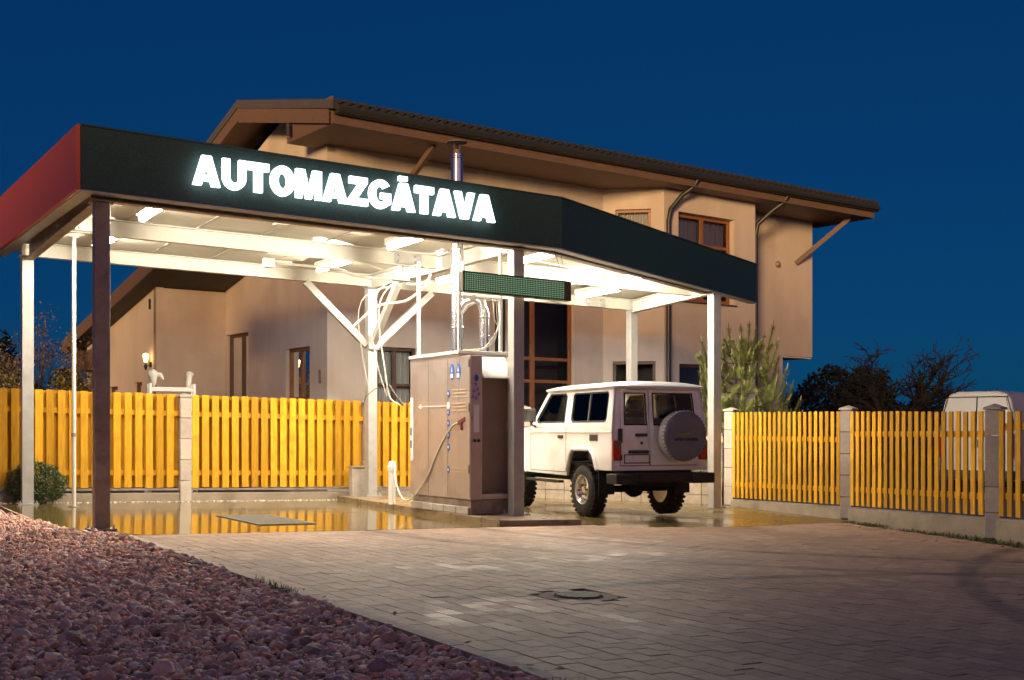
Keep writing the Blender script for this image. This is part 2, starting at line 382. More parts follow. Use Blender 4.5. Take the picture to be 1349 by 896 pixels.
# pavers: real blocks with bevelled tops
def right_edge(v): return 9.35 + (v + 5.93) * 0.322 - 0.02
def front_edge(u):
    pts = SLAB[2:8]
    if u < pts[0][0]: return pts[0][1]
    for (a, b), (c, d) in zip(pts, pts[1:]):
        if u <= c: return b + (d - b) * (u - a) / (c - a)
    return -1.6 + 0.0 * u
def paver_mat():
    m = M("concrete_paver", (0.41, 0.255, 0.165), 0.6, 0, 0.2, 28, 0.28, 170, rnd=0.16, dirt=(0.22, 0.14, 0.11), dirt_scale=0.45)
    nt = m.node_tree; b = nt.nodes["Principled BSDF"]
    at = nd(nt, "ShaderNodeAttribute", attribute_name="rnd")
    tc = nd(nt, "ShaderNodeTexCoord"); n = nd(nt, "ShaderNodeTexNoise"); n.inputs["Scale"].default_value = 0.5; n.inputs["Detail"].default_value = 4
    nt.links.new(tc.outputs["Object"], n.inputs["Vector"])
    ma = nd(nt, "ShaderNodeMath", operation='MULTIPLY_ADD'); ma.inputs[1].default_value = 0.35
    nt.links.new(at.outputs["Fac"], ma.inputs[0]); nt.links.new(n.outputs["Fac"], ma.inputs[2])
    r = nd(nt, "ShaderNodeMapRange"); r.inputs[1].default_value = 0.84; r.inputs[2].default_value = 1.0; r.inputs[3].default_value = 0.66; r.inputs[4].default_value = 0.40
    nt.links.new(ma.outputs[0], r.inputs[0]); nt.links.new(r.outputs[0], b.inputs["Roughness"])
    src = b.inputs["Base Color"].links[0].from_socket; prev = src
    nz = nd(nt, "ShaderNodeTexNoise"); nz.inputs["Scale"].default_value = 1.3; nt.links.new(tc.outputs["Object"], nz.inputs["Vector"])
    for cu_, cv_, rad_ in ((13.0, -16.5, 11.2), (13.0, -16.5, 9.7), (12.0, -1.0, 7.4), (12.0, -1.0, 8.9), (3.0, -16.0, 9.0)):
        vm = nd(nt, "ShaderNodeVectorMath", operation='DISTANCE'); vm.inputs[1].default_value = (cu_, cv_, 0); nt.links.new(tc.outputs["Object"], vm.inputs[0])
        sb = nd(nt, "ShaderNodeMath", operation='SUBTRACT'); sb.inputs[1].default_value = rad_; nt.links.new(vm.outputs["Value"], sb.inputs[0])
        ab = nd(nt, "ShaderNodeMath", operation='ABSOLUTE'); nt.links.new(sb.outputs[0], ab.inputs[0])
        mr_ = nd(nt, "ShaderNodeMapRange"); mr_.inputs[1].default_value = .06; mr_.inputs[2].default_value = .15; mr_.inputs[3].default_value = 1.3; mr_.inputs[4].default_value = 0; nt.links.new(ab.outputs[0], mr_.inputs[0])
        mk = nd(nt, "ShaderNodeMath", operation='MULTIPLY'); nt.links.new(mr_.outputs[0], mk.inputs[0]); nt.links.new(nz.outputs["Fac"], mk.inputs[1])
        mx_ = nd(nt, "ShaderNodeMix", data_type='RGBA'); mx_.inputs[7].default_value = (.12, .08, .065, 1); nt.links.new(mk.outputs[0], mx_.inputs[0]); nt.links.new(prev, mx_.inputs[6]); prev = mx_.outputs[2]
    nt.links.new(prev, b.inputs["Base Color"])
    return m
def build_pavers():
    V = []; F = []; RN = []
    wu, lv, gp = 0.15, 0.20, 0.0045
    nu = int(11.2 / wu)
    for i in range(nu):
        u0 = 0.162 + i * wu
        off = (i % 2) * lv * 0.5 + random.uniform(-.004, .004)
        v = -14.0 + off
        while v < -0.8:
            vc = v + lv / 2; uc = u0 + wu / 2
            fe = front_edge(uc) - 0.012
            v1 = min(v + lv, fe)
            if v1 - v > 0.04 and uc < right_edge(vc):
                dv = math.hypot(uc - 1.99, vc + 7.41)
                if dv > 0.30:
                    h = random.gauss(0, 0.001) + 0.0; tx = random.gauss(0, 0.005); ty = random.gauss(0, 0.005)
                    # gentle wheel ruts and settled patches
                    h += 0.006 * noise.noise(Vector((uc * .5, vc * .5, 0)))
                    a, b, c, d = u0 + gp / 2, u0 + wu - gp / 2, v + gp / 2, v1 - gp / 2
                    bv = 0.0025; o = len(V)
                    for (x, y, z) in ((a, c, -.03), (b, c, -.03), (b, d, -.03), (a, d, -.03)): V.append((x, y, z - FALL * x))
                    for (x, y) in ((a, c), (b, c), (b, d), (a, d)): V.append((x, y, h - bv + tx * (x - uc) + ty * (y - vc) - FALL * x))
                    for (x, y) in ((a + bv, c + bv), (b - bv, c + bv), (b - bv, d - bv), (a + bv, d - bv)): V.append((x, y, h + tx * (x - uc) + ty * (y - vc) - FALL * x))
                    F += [(o+8, o+9, o+10, o+11)] + [(o + k, o + (k + 1) % 4, o + 4 + (k + 1) % 4, o + 4 + k) for k in range(4)] + [(o + 4 + k, o + 4 + (k + 1) % 4, o + 8 + (k + 1) % 4, o + 8 + k) for k in range(4)]
                    RN += [random.random()] * 12
            v += lv
    o = np_mesh("paving", np.array(V), np.array(F), paver_mat(), np.array(RN), smooth=False)
    o.location = W(0, 0); o.rotation_euler = (0, 0, TH); props(o, kind='structure')
    bed = [(0.1, -14), (right_edge(-14), -14), (right_edge(-1.9), -1.9), (8.3, -2.0), (6.95, -1.72), (6.4, -1.12), (0.1, -.92)]
    sheet("paving_bed", bed, -0.012, 0.03, M("joint_sand", (0.075, 0.055, 0.042), 0.95, 0, 0.3, 30, 0.3, 90))
build_pavers()
mb = MB(fn=shear); v = -14.0
while v < -0.98:
    L = min(1.0, -0.95 - v); mb.cur = random.random(); j = random.uniform(-.004, .004)
    mb.box(0.06 + j, 0.148 + j, v + .003, v + L - .003, -.12, 0.010 + random.uniform(-.003, .003)); v += 1.0
o = mb.build("kerb_edging", M("kerb_concrete", (0.50, 0.385, 0.30), 0.8, 0, 0.2, 14, 0.15, 120, rnd=.08), smooth=0); o.location = W(0, 0); o.rotation_euler = (0, 0, TH); props(o, kind='structure')

# manhole with gully ring
m_ = site_thing("manhole_cover", "round cast iron gully cover set in the pavers, rim glinting", "manhole", 1.99, -7.41, -0.012)
mb = MB(fn=shear); mb.lathe((0, 0, 0), (0, 0, 1), [(.30, 0), (.30, .006), (.20, .006), (.20, .002)], 40); mb.build("rim", M("concrete_ring", (0.24, .16, .11), .8, 0, .3, 20, .5, 60), m_, bevel=.002)
mb = MB(fn=shear); mb.lathe((0, 0, 0), (0, 0, 1), [(.19, 0), (.19, .010), (0.01, .010)], 36)
for k in range(9):
    y = -.16 + k * .04; w_ = math.sqrt(max(0, .175 ** 2 - y * y)); mb.box(-w_, w_, y - .012, y + .012, .010, .019)
mb.build("cover", M("cast_iron", (0.055, 0.045, 0.04), 0.6, 0.0, 0.4, 14, 0.6, 50, spec=.3), m_)

# ------------------------------------------------------------------ gravel
def sstep(x): x = np.clip(x, 0, 1); return x * x * (3 - 2 * x)
def bank(u, v): return 0.62 * sstep((-0.45 - u) / 1.6) * sstep((v + 0.6) / 3.0)
def ico(sub):
    import bmesh
    bm = bmesh.new(); bmesh.ops.create_icosphere(bm, subdivisions=sub, radius=1.0)
    V = np.array([v.co[:] for v in bm.verts]); F = np.array([[v.index for v in f.verts] for f in bm.faces]); bm.free()
    return V, F
def build_gravel():
    gm = M("red_brown_gravel", (0.68, 0.475, 0.37), 0.75, 0, 0.25, 40, 0.4, 160, rnd=0.5)
    nt = gm.node_tree; b = nt.nodes["Principled BSDF"]
    src = b.inputs["Base Color"].links[0].from_socket
    at = nd(nt, "ShaderNodeAttribute", attribute_name="rnd"); cr = nd(nt, "ShaderNodeValToRGB")
    cr.color_ramp.interpolation = 'CONSTANT'
    els = cr.color_ramp.elements; els[0].position = 0; els[0].color = (1, .82, .80, 1); els[1].position = .34; els[1].color = (1.0, 1.0, 1.0, 1)
    for p, c in ((.55, (.82, .75, .82, 1)), (.72, (1.15, .85, .7, 1)), (.86, (1.25, 1.2, 1.12, 1)), (.95, (.6, .62, .68, 1))):
        e = els.new(p); e.color = c
    wn_ = nd(nt, "ShaderNodeMath", operation='MULTIPLY'); wn_.inputs[1].default_value = 7.37
    fr_ = nd(nt, "ShaderNodeMath", operation='FRACT')
    nt.links.new(at.outputs["Fac"], wn_.inputs[0]); nt.links.new(wn_.outputs[0], fr_.inputs[0]); nt.links.new(fr_.outputs[0], cr.inputs[0])
    mx = nd(nt, "ShaderNodeMix", data_type='RGBA', blend_type='MULTIPLY'); mx.inputs[0].default_value = 1
    nt.links.new(src, mx.inputs[6]); nt.links.new(cr.outputs[0], mx.inputs[7]); nt.links.new(mx.outputs[2], b.inputs["Base Color"])
    N = 150000
    u = rng.uniform(-7.0, 0.05, N); v = rng.uniform(-12.5, 6.0, N)
    x = P1[0] + u * AU - v * AV; y = P1[1] + u * AV + v * AU
    keep = (y > 4.4) & (x > -0.438 * y - 1.3) & (x < 1.2)
    # off the wet slab
    slab_l = np.where(v > 2.0, -0.5 - 0.3 * (v - 2.0), np.where(v > -.42, -0.30 - (v + .42) * .085, np.where(v > -.9, 0.0 - (v + .9) * .55, 0.028)))
    keep &= u < slab_l - 0.01
    keep &= ~((v > 1.6) & (u > -0.6 - (v - 1.6) * 0.9))
    u, v, x, y = u[keep], v[keep], x[keep], y[keep]
    Vs, Fs, Rs = [], [], []; base = 0
    for near in (True, False):
        idx = np.where((y < 9.0) == near)[0]
        if not near: idx = idx[rng.random(len(idx)) < 0.8]
        B, T = ico(2 if near else 1); n = len(idx)
        s = 10 ** rng.normal(np.log10(0.0175 if near else 0.0195), 0.17, n)
        sc = np.stack([s * rng.uniform(.85, 1.5, n), s * rng.uniform(.7, 1.1, n), s * rng.uniform(.42, .85, n)], 1)
        P = B[None] * sc[:, None]
        # lumpy
        ph = rng.uniform(0, 6.28, (n, 3)); fq = rng.uniform(1.4, 2.6, (n, 3))
        lump = 1 + 0.19 * np.sin(B[None, :, 0] * fq[:, None, 0] + ph[:, None, 0]) + 0.19 * np.sin(B[None, :, 1] * fq[:, None, 1] + ph[:, None, 1]) + .1 * np.sin(3 * B[None, :, 2] * fq[:, None, 2] + ph[:, None, 2])
        P = P * lump[..., None]
        yaw = rng.uniform(0, 6.28, n); tilt = rng.normal(0, .45, n)
        ct, st = np.cos(tilt)[:, None], np.sin(tilt)[:, None]
        X = P[..., 0] * ct - P[..., 2] * st; Z = P[..., 0] * st + P[..., 2] * ct
        cy, sy = np.cos(yaw)[:, None], np.sin(yaw)[:, None]
        X, Y = X * cy - P[..., 1] * sy, X * sy + P[..., 1] * cy
        z0 = bank(u[idx], v[idx]) - FALL * u[idx] - 0.008 + .004 * np.exp(-((u[idx] - .04) / .08) ** 2) + rng.uniform(-.012, .022, n) + 0.02 * np.sin(x[idx] * 1.7) * np.sin(y[idx] * 1.3)
        V = np.stack([X + x[idx][:, None], Y + y[idx][:, None], Z + z0[:, None]], -1).reshape(-1, 3)
        F = (T[None] + (np.arange(n) * len(B))[:, None, None] + base).reshape(-1, 3)
        Vs.append(V); Fs.append(F); Rs.append(np.repeat(rng.random(n), len(B))); base += len(V)
    props(np_mesh("gravel", np.concatenate(Vs), np.concatenate(Fs), gm, np.concatenate(Rs), smooth=False), kind='stuff')
    # bed below the stones
    us = np.linspace(-8, 0.05, 40); vs = np.linspace(-13, 7, 60)
    U, Vv = np.meshgrid(us, vs); Z = bank(U, Vv) - .03
    ok = np.where(Vv > -.45, U < -.35 - 0.05 * np.maximum(Vv, 0), True)
    Uc = np.where(ok, U, np.minimum(U, -.36 - .06 * np.maximum(Vv, 0)))
    X = P1[0] + Uc * AU - Vv * AV; Y = P1[1] + Uc * AV + Vv * AU
    P = np.stack([X.ravel(), Y.ravel(), (Z - FALL * Uc).ravel()], 1)
    F = np.array([(j * 40 + i, j * 40 + i + 1, (j + 1) * 40 + i + 1, (j + 1) * 40 + i) for j in range(59) for i in range(39)])
    props(np_mesh("gravel_bed", P, F, M("gravel_bed_soil", (0.06, 0.042, 0.038), 0.95, 0, .3, 20, .5, 60)), kind='structure')
build_gravel()

# curved kerb rising beside the gravel bank
mb = MB(); path = [(-0.42, 1.2, .02), (-0.5, 1.9, .05), (-0.66, 2.5, .13), (-0.95, 3.0, .27), (-1.4, 3.4, .45), (-2.0, 3.7, .62), (-3.0, 3.95, .75), (-4.5, 4.1, .8)]
pts = [W(*p) for p in path]
for i, (p, q) in enumerate(zip(pts, pts[1:])):
    d = (q - p); nrm = Vector((-d.y, d.x, 0)).normalized(); gap = d.normalized() * .006
    p2, q2 = p + gap, q - gap
    up = Vector((0, 0, .02)); dn = Vector((0, 0, -.5)); w_ = nrm * .14
    mb.hexa([p2 - w_ + dn, q2 - w_ + dn, q2 + w_ + dn, p2 + w_ + dn], [p2 - w_ - Vector((0, 0, .1)), q2 - w_ - Vector((0, 0, .1)), q2 + w_ + up, p2 + w_ + up])
props(mb.build("curved_kerb", M("old_kerb", (0.33, 0.27, 0.2), 0.8, 0, .25, 6, .4, 60), bevel=.012), kind='structure')

# ------------------------------------------------------------------ grass strip and weeds
def blades(name, spots, mat, h=(0.05, 0.12), w=0.006, kind='stuff', lean=.5, seg2=True):
    n = len(spots); S = np.array(spots); hh = rng.uniform(*h, n); a = rng.uniform(0, 6.28, n); la = rng.uniform(0, 6.28, n); le = np.abs(rng.normal(0, lean, n)) * hh
    dx, dy = np.cos(a) * w, np.sin(a) * w; lx, ly = np.cos(la) * le, np.sin(la) * le
    V = np.zeros((n, 5, 3))
    V[:, 0] = S + np.stack([-dx, -dy, 0 * dx], 1); V[:, 1] = S + np.stack([dx, dy, 0 * dx], 1)
    V[:, 2] = S + np.stack([dx * .8 + lx * .35, dy * .8 + ly * .35, hh * .6], 1); V[:, 3] = S + np.stack([-dx * .8 + lx * .35, -dy * .8 + ly * .35, hh * .6], 1)
    V[:, 4] = S + np.stack([lx, ly, hh * .95], 1)
    F = np.concatenate([np.array([[0, 1, 2], [0, 2, 3], [3, 2, 4]]) + 5 * i for i in range(n)])
    o = np_mesh(name, V.reshape(-1, 3), F, mat, np.repeat(rng.random(n), 5), smooth=False)
    if kind: props(o, kind=kind)
    return o
GRASS = M("grass_blade", (0.10, 0.115, 0.028), 0.7, 0, .3, 10, rnd=.45)
sp = []
for i in range(5200):
    v = random.uniform(-9.5, -1.7); du = random.random() ** 1.3 * (0.55 if v < -3 else .4); u = right_edge(v) + 0.02 + du
    if noise.noise(Vector((u * 2.2, v * 2.2, 3))) > -0.12: sp.append(tuple(W(u, v, -.055)))
blades("grass_strip", sp, GRASS, (0.03, 0.10), .005)
sp = []
for v in np.arange(-12, -1.2, .05):
    if noise.noise(Vector((0, v * .9, 9))) > .12:
        for k in range(7): sp.append(tuple(W(0.045 + random.gauss(0, .018), v + random.gauss(0, .05), -.01)))
blades("kerb_weeds", sp, GRASS, (0.02, 0.09), .0035)
# pebble line along the left fence foot and scattered grit by the kerb of the right fence
B_, T_ = ico(1); Vs = []; Fs = []; Rn = []
for i in range(900):
    if i < 620: u, v = random.uniform(-.5, 9.5), 5.98 + abs(random.gauss(0, .06)); r = random.uniform(.01, .03)
    else:
        v = random.uniform(-3.2, -1.2); u = right_edge(v) + random.uniform(0, .5); r = random.uniform(.008, .03)
    c = W(u, v, 0.0 if i < 620 else -.04)
    P = B_ * np.array([r * random.uniform(.8, 1.4), r, r * .7]) * (1 + .2 * rng.normal(size=(len(B_), 1)).clip(-1, 1)) + np.array(c)
    Fs.append(T_ + len(B_) * i); Vs.append(P); Rn.append(np.full(len(B_), random.random()))
props(np_mesh("pebbles", np.concatenate(Vs), np.concatenate(Fs), M("pale_pebble", (.42, .36, .28), .8, 0, .2, 30, rnd=.4), np.concatenate(Rn)), kind='stuff')

# ================================================================== ISLAND
isl = [(5.02, -0.98), (6.28, -1.12), (6.72, 6.0), (5.5, 6.0)]
mb = MB(fn=shear); mb.poly(isl, [], lambda u, v: (u, v, 0.085), lambda u, v: (u, v, -0.05))
o = mb.build("kerb_island", M("wet_kerb_concrete", (0.22, 0.16, 0.10), 0.35, 0, .3, 4, .35, 40, rvar=.2, dirt=(.10, .075, .045), dirt_scale=1.6), bevel=.012)
o.location = W(0, 0); o.rotation_euler = (0, 0, TH); props(o, kind='structure')

# ================================================================== CANOPY
can = site_thing("carwash_canopy", "steel drive-through wash canopy with dark green fascia and glowing white ceiling", "canopy", 0, 0)
ZB = 4.04   # underside of the beams
POSTS = [("front", 0, 0, 0.0, STEEL_D, 3.97), ("b", -0.02, 5.72, 0.0, STEEL, ZB), ("c", 5.87, 0.0, .085, STEEL, 3.97), ("d", 6.05, 5.66, .085, STEEL, ZB), ("e", 11.4, 2.05, 0, STEEL, 3.97), ("f", 12.2, 5.7, 0, STEEL, ZB)]  # front post takes the darker brown steel: its shade is put into the colour
for nm, u, v, z0, mt, zt in POSTS:
    mb = MB(fn=shear); h = .088
    # H-section: two flanges and a web
    mb.box(u - h, u + h, v - h, v - h + .014, z0 + .02, zt); mb.box(u - h, u + h, v + h - .014, v + h, z0 + .02, zt)
    mb.box(u - h, u - h + .010, v - h + .0145, v + h - .0145, z0 + .02, zt); mb.box(u + h - .010, u + h, v - h + .0145, v + h - .0145, z0 + .02, zt)
    p = mb.build("post", mt, can, bevel=.004)
    mb = MB(fn=shear); mb.box(u - .16, u + .16, v - .16, v + .16, z0 + .002, z0 + .02); mb.build("base_plate", mt, p, bevel=.003)
    mb = MB(fn=shear)
    for sx in (-1, 1):
        for sy in (-1, 1): mb.lathe((u + sx * .125, v + sy * .125, z0 + .02), (0, 0, 1), [(.02, 0), (.02, .018), (.011, .019), (.011, .05)], 6)
    mb.build("anchor_bolts", BOLT, p)
    mb = MB(fn=shear); mb.box(u - .13, u + .13, v - .13, v + .13, zt + .001, zt + .016)
    for sx in (-1, 1): mb.lathe((u + sx * .11, v - .1, zt - .025), (0, 0, 1), [(.014, 0), (.014, .024)], 6)
    mb.build("cap_plate", mt, p)
def ibeam(p, q, z0, z1, w=.12, mat=STEEL, name="beam"):
    mb = MB(fn=shear); P = Vector((p[0], p[1], 0)); Q = Vector((q[0], q[1], 0))
    for (zz, hh, ww) in ((z0 + .008, .016, w), (z1 - .008, .016, w)):
        mb.bar(P + Vector((0, 0, zz)), Q + Vector((0, 0, zz)), ww, hh)
    mb.bar(P + Vector((0, 0, (z0 + z1) / 2)), Q + Vector((0, 0, (z0 + z1) / 2)), .012, z1 - z0 - .034)
    return mb.build(name, mat, can)
ibeam((-.12, 0), (6.5, 0), 3.988, 4.24, .14, STEEL_D)
ibeam((6.5, .04), (11.36, 2.22), 3.988, 4.24, .14, STEEL_D)
ibeam((0, .1), (0, 5.62), 3.99, 4.26, .14, STEEL_D)
ibeam((-.1, 5.72), (12.3, 5.7), ZB + .018, 4.29, .14, BEAM)
ibeam((.08, 2.75), (5.95, 2.75), 4.03, 4.27, .12, BEAM)
ibeam((6.12, 2.75), (11.5, 2.85), 4.03, 4.27, .12, BEAM)
ibeam((6.03, .1), (6.03, 5.6), 4.0, 4.262, .13, STEEL)
ibeam((11.45, 2.2), (12.15, 5.6), 3.995, 4.255, .13, BEAM)
# ceiling sheet with ribs
ROOF = [(-.22, -.2), (6.5, -.2), (11.62, 2.22), (12.35, 6.3), (-.22, 7.0)]
mb = MB(fn=shear); mb.poly(ROOF, [], lambda u, v: (u, v, 4.302), lambda u, v: (u, v, 4.42)); mb.build("ceiling_sheet", CEIL, can, smooth=0)
mb = MB(fn=shear)
for i in range(1, 12):
    u = i * 1.02 - .1; v0 = -.15 if u < 6.4 else -.15 + (u - 6.4) * .485
    mb.box(u, u + .012, v0, 6.2, 4.292, 4.3); 
mb.build("ceiling_seam", M("seam_strip", (.45, .42, .36), .6), can, smooth=0)  # thin beige strips along the ceiling panel seams
mb = MB(fn=shear); mb.poly(ROOF, [], lambda u, v: (u, v, 4.47), lambda u, v: (u, v, 4.423)); mb.build("roof_sheet", GUTTER, can, smooth=0)
# fascia: front panel, angled panel, side panel (rises a little towards the back)
FA = [(-.28, -.25, 4.06, 4.815), (6.51, -.25, 4.035, 4.775), (13.2, 2.87, 4.04, 4.79)]
def panel(a, b, th, mat, name, lip=True):
    d = Vector((b[0] - a[0], b[1] - a[1])).normalized(); n = Vector((-d.y, d.x)) * th
    mb = MB(fn=shear)
    mb.hexa([(a[0], a[1], a[2]), (b[0], b[1], b[2]), (b[0] + n.x, b[1] + n.y, b[2]), (a[0] + n.x, a[1] + n.y, a[2])],
            [(a[0], a[1], a[3]), (b[0], b[1], b[3]), (b[0] + n.x, b[1] + n.y, b[3]), (a[0] + n.x, a[1] + n.y, a[3])])
    p = mb.build(name, mat, can, bevel=.004)
    mb = MB(fn=shear); e = Vector((-d.y, d.x)) * .16; o_ = d * .004
    mb.hexa([(a[0] + .003, a[1] - .004, a[2] - .022), (b[0], b[1] - .004, b[2] - .022), (b[0] + e.x, b[1] + e.y, b[2] - .022), (a[0] + e.x, a[1] + e.y, a[2] - .022)],
            [(a[0] + .003, a[1] - .004, a[2] - .002), (b[0], b[1] - .004, b[2] - .002), (b[0] + e.x, b[1] + e.y, b[2] - .002), (a[0] + e.x, a[1] + e.y, a[2] - .002)])
    mb.build("bottom_lip", STEEL, p, smooth=0)
    mb = MB(fn=shear); mb.bar((a[0], a[1] + .02, a[3] + .012), (b[0], b[1] + .02, b[3] + .012), .07, .02); mb.build("coping", mat, p, smooth=0)
    return p
panel(FA[0], FA[1], .05, FASC, "fascia_panel"); panel(FA[1], FA[2], .05, FASC, "fascia_panel")
sp_ = panel((-.285, 7.6, 4.29, 5.17), (-.285, -.245, 4.06, 4.815), -.05, FASC_R, "side_fascia")
sp_['label'] = 'brick red end panel of the fascia'
mb = MB(fn=shear)
for v in (1.0, 3.4, 5.6): mb.box(-.2885, -.2852, v, v + .012, 4.09 + .03 * v, 4.8 + .044 * v)
mb.build("panel_joint", M("red_joint", (.16, .03, .025), .6), sp_, smooth=0)
# splice plates with bolts
for (u, v) in ((.42, 2.685), (5.4, 2.685), (11.2, 5.63)):
    mb = MB(fn=shear); mb.box(u - .24, u + .24, v - .012, v - .002, 4.06, 4.25); p = mb.build("splice_plate", STEEL, can)
    mb = MB(fn=shear)
    for a in (-.17, .13):
        for z in (4.10, 4.2): mb.lathe((u + a, v - .013, z), (0, -1, 0), [(.026, 0), (.026, .018), (.012, .02), (.012, .03)], 8)
    mb.build("bolts", BOLT, p)
# knee braces round the rear middle post
for a, b in (((6.05 - .1, 5.66, 2.95), (6.05 - 1.3, 5.7, 4.05)), ((6.05 + .1, 5.66, 2.95), (6.05 + 1.3, 5.7, 4.05)), ((6.05, 5.56, 2.98), (6.03, 4.4, 4.0))):
    mb = MB(fn=shear); mb.bar(a, b, .11, .13); p = mb.build("knee_brace", STEEL, can, bevel=.004)
mb = MB(fn=shear); mb.box(5.95, 6.15, 5.5, 5.57, 2.86, 3.12); mb.build("brace_bracket", STEEL, can, bevel=.004)
# conduits and junction boxes under the ceiling
mb = MB(fn=shear); mb.tube([(.3, 1.2, 4.27), (2.55, 1.2, 4.27)], .012, 6); mb.tube([(2.85, 1.2, 4.27), (5.2, 1.3, 4.27), (5.9, 1.0, 4.27)], .012, 6)
mb.tube([(6.9, 2.0, 4.26), (10.8, 3.2, 4.26)], .012, 6)
mb.build("conduit", WHITE_M, can)
mb = MB(fn=shear); mb.box(2.6, 2.8, 1.13, 1.27, 4.18, 4.295); mb.box(2.45, 2.6, 1.16, 1.24, 4.2, 4.26); mb.box(2.8, 2.95, 1.16, 1.24, 4.2, 4.26); mb.build("junction_box", WHITE_M, can, bevel=.008)

# ------------------------------------------------------------------ strip lights
def tube_light(u, v, label, first=None, turn=0.0):
    loc = W(u, v, 4.10); rz = TH + turn
    if first is not None: return dup(first, loc, rz, label)
    t = thing("tube_light", label, "lamp", loc, rz, "strip lights under the canopy")
    mb = MB(); mb.box(-.09, .09, -.72, .72, .06, .15); mb.build("housing", WHITE_M, t, bevel=.008)
    mb = MB(); mb.tube([(0, -.70, .02), (0, .70, .02)], .045, 12); mb.build("tube", TUBE, t)
    for y in (-.74, .70): mb = MB(); mb.box(-.04, .04, y, y + .04, -.02, .06); mb.build("end_cap", WHITE_M, t)
    return t
L0 = tube_light(.85, .85, "strip light at the open bay's front, beside the dark corner post")
tube_light(.85, 3.9, "strip light at the open bay's rear, partly behind the dark corner post", L0)
tube_light(4.6, .95, "strip light close to the front fascia, above the hose boom pivot", L0)
tube_light(4.6, 3.9, "strip light at the open bay's rear, left of the knee-braced post", L0)
tube_light(6.95, 1.05, "strip light right behind the LED board", L0)
tube_light(6.95, 3.9, "strip light behind the flue pipe, near the knee-braced post", L0)
tube_light(9.5, 2.1, "strip light above the white off-roader, nearest the angled fascia", L0)
tube_light(10.2, 4.1, "strip light above the white off-roader, nearest the house", L0)

# ------------------------------------------------------------------ the lit sign
def glyph(ch):
    """heavy grotesque capitals, height 1; returns width, [(outer, holes), ...]"""
    if ch == 'A': return 0.98, [([(0, 0), (.31, 0), (.355, .16), (.625, .16), (.67, 0), (.98, 0), (.66, 1), (.32, 1)], [[(.41, .37), (.49, .66), (.57, .37)]])]
    if ch == 'V': return 0.90, [([(.28, 0), (.62, 0), (.90, 1), (.61, 1), (.45, .38), (.29, 1), (0, 1)], [])]
    if ch == 'T': return 0.80, [([(.245, 0), (.555, 0), (.555, .74), (.80, .74), (.80, 1), (0, 1), (0, .74), (.245, .74)], [])]
    if ch == 'Z': return 0.78, [([(0, 0), (.78, 0), (.78, .25), (.36, .25), (.76, .80), (.76, 1), (.03, 1), (.03, .76), (.40, .76), (0, .21)], [])]
    if ch == 'M': return 1.0, [([(0, 0), (.24, 0), (.24, .66), (.39, 0), (.61, 0), (.76, .66), (.76, 0), (1, 0), (1, 1), (.66, 1), (.5, .36), (.34, 1), (0, 1)], [])]
    if ch == 'O': return 0.92, [(ell(.46, .5, .46, .52, 40), [ell(.46, .5, .165, .26, 32)])]
    if ch == 'U':
        out = [(0, 1), (0, .40)] + [(.43 + .43 * math.cos(a), .40 + .42 * math.sin(a)) for a in [math.pi + math.pi * i / 16 for i in range(1, 16)]] + [(.86, .40), (.86, 1), (.59, 1), (.59, .38)]
        out += [(.43 + .16 * math.cos(a), .38 + .17 * math.sin(a)) for a in [-math.pi * i / 10 for i in range(1, 10)]] + [(.27, .38), (.27, 1)]
        return 0.86, [(out, [])]
    if ch == 'G':
        o = [(.47 + .47 * math.cos(a), .5 + .52 * math.sin(a)) for a in [R(38 + (322 - 12 - 38) * i / 34) for i in range(35)]]
        o += [(.90, .16), (.90, .55), (.48, .55), (.48, .35), (.66, .35), (.66, .26)]
        o += [(.47 + .20 * math.cos(a), .5 + .28 * math.sin(a)) for a in [R(300 - (300 - 48) * i / 24) for i in range(25)]]
        return 0.94, [(o, [])]
sg = site_thing("illuminated_sign", "glowing white channel letters spelling AUTOMAZGĀTAVA on the dark fascia", "sign", 1.02, -.25, 4.27)
TXT = "AUTOMAZGĀTAVA"; gap = .055
ws = [glyph('A' if c == 'Ā' else c)[0] for c in TXT]; tot = sum(ws) + gap * (len(TXT) - 1)
KERN = {('A', 'U'): .03, ('T', 'A'): -.06, ('A', 'T'): -.04, ('A', 'V'): -.09, ('V', 'A'): -.09, ('Ā', 'T'): -.05, ('G', 'Ā'): -.03, ('A', 'Z'): 0}
tot += sum(KERN.get((a, b), 0) for a, b in zip(TXT, TXT[1:]))
LH = .375; SXW = 4.30 / tot; cx_ = 0
for i, ch in enumerate(TXT):
    w_, shp = glyph('A' if ch == 'Ā' else ch); mb = MB(fn=shear)
    if ch == 'Ā': shp = shp + [([(.28, 1.09), (.64, 1.09), (.64, 1.25), (.28, 1.25)], [])]
    for outer, holes in shp:
        mb.poly(outer, holes, lambda a, b, c=cx_: ((c + a) * SXW, -.105, b * LH), lambda a, b, c=cx_: ((c + a) * SXW, -.045, b * LH))
    mb.build("letter", LETTER, sg, smooth=0)
    cx_ += w_ + gap + (KERN.get((ch, TXT[i + 1]), 0) if i + 1 < len(TXT) else 0)
mb = MB(fn=shear)
for u in np.linspace(.15, 4.25, 20):
    for z in (.1, .27): mb.tube([(u, -.044, z), (u, .0, z)], .006, 5)
mb.build("mounting_pins", STEEL_D, sg)

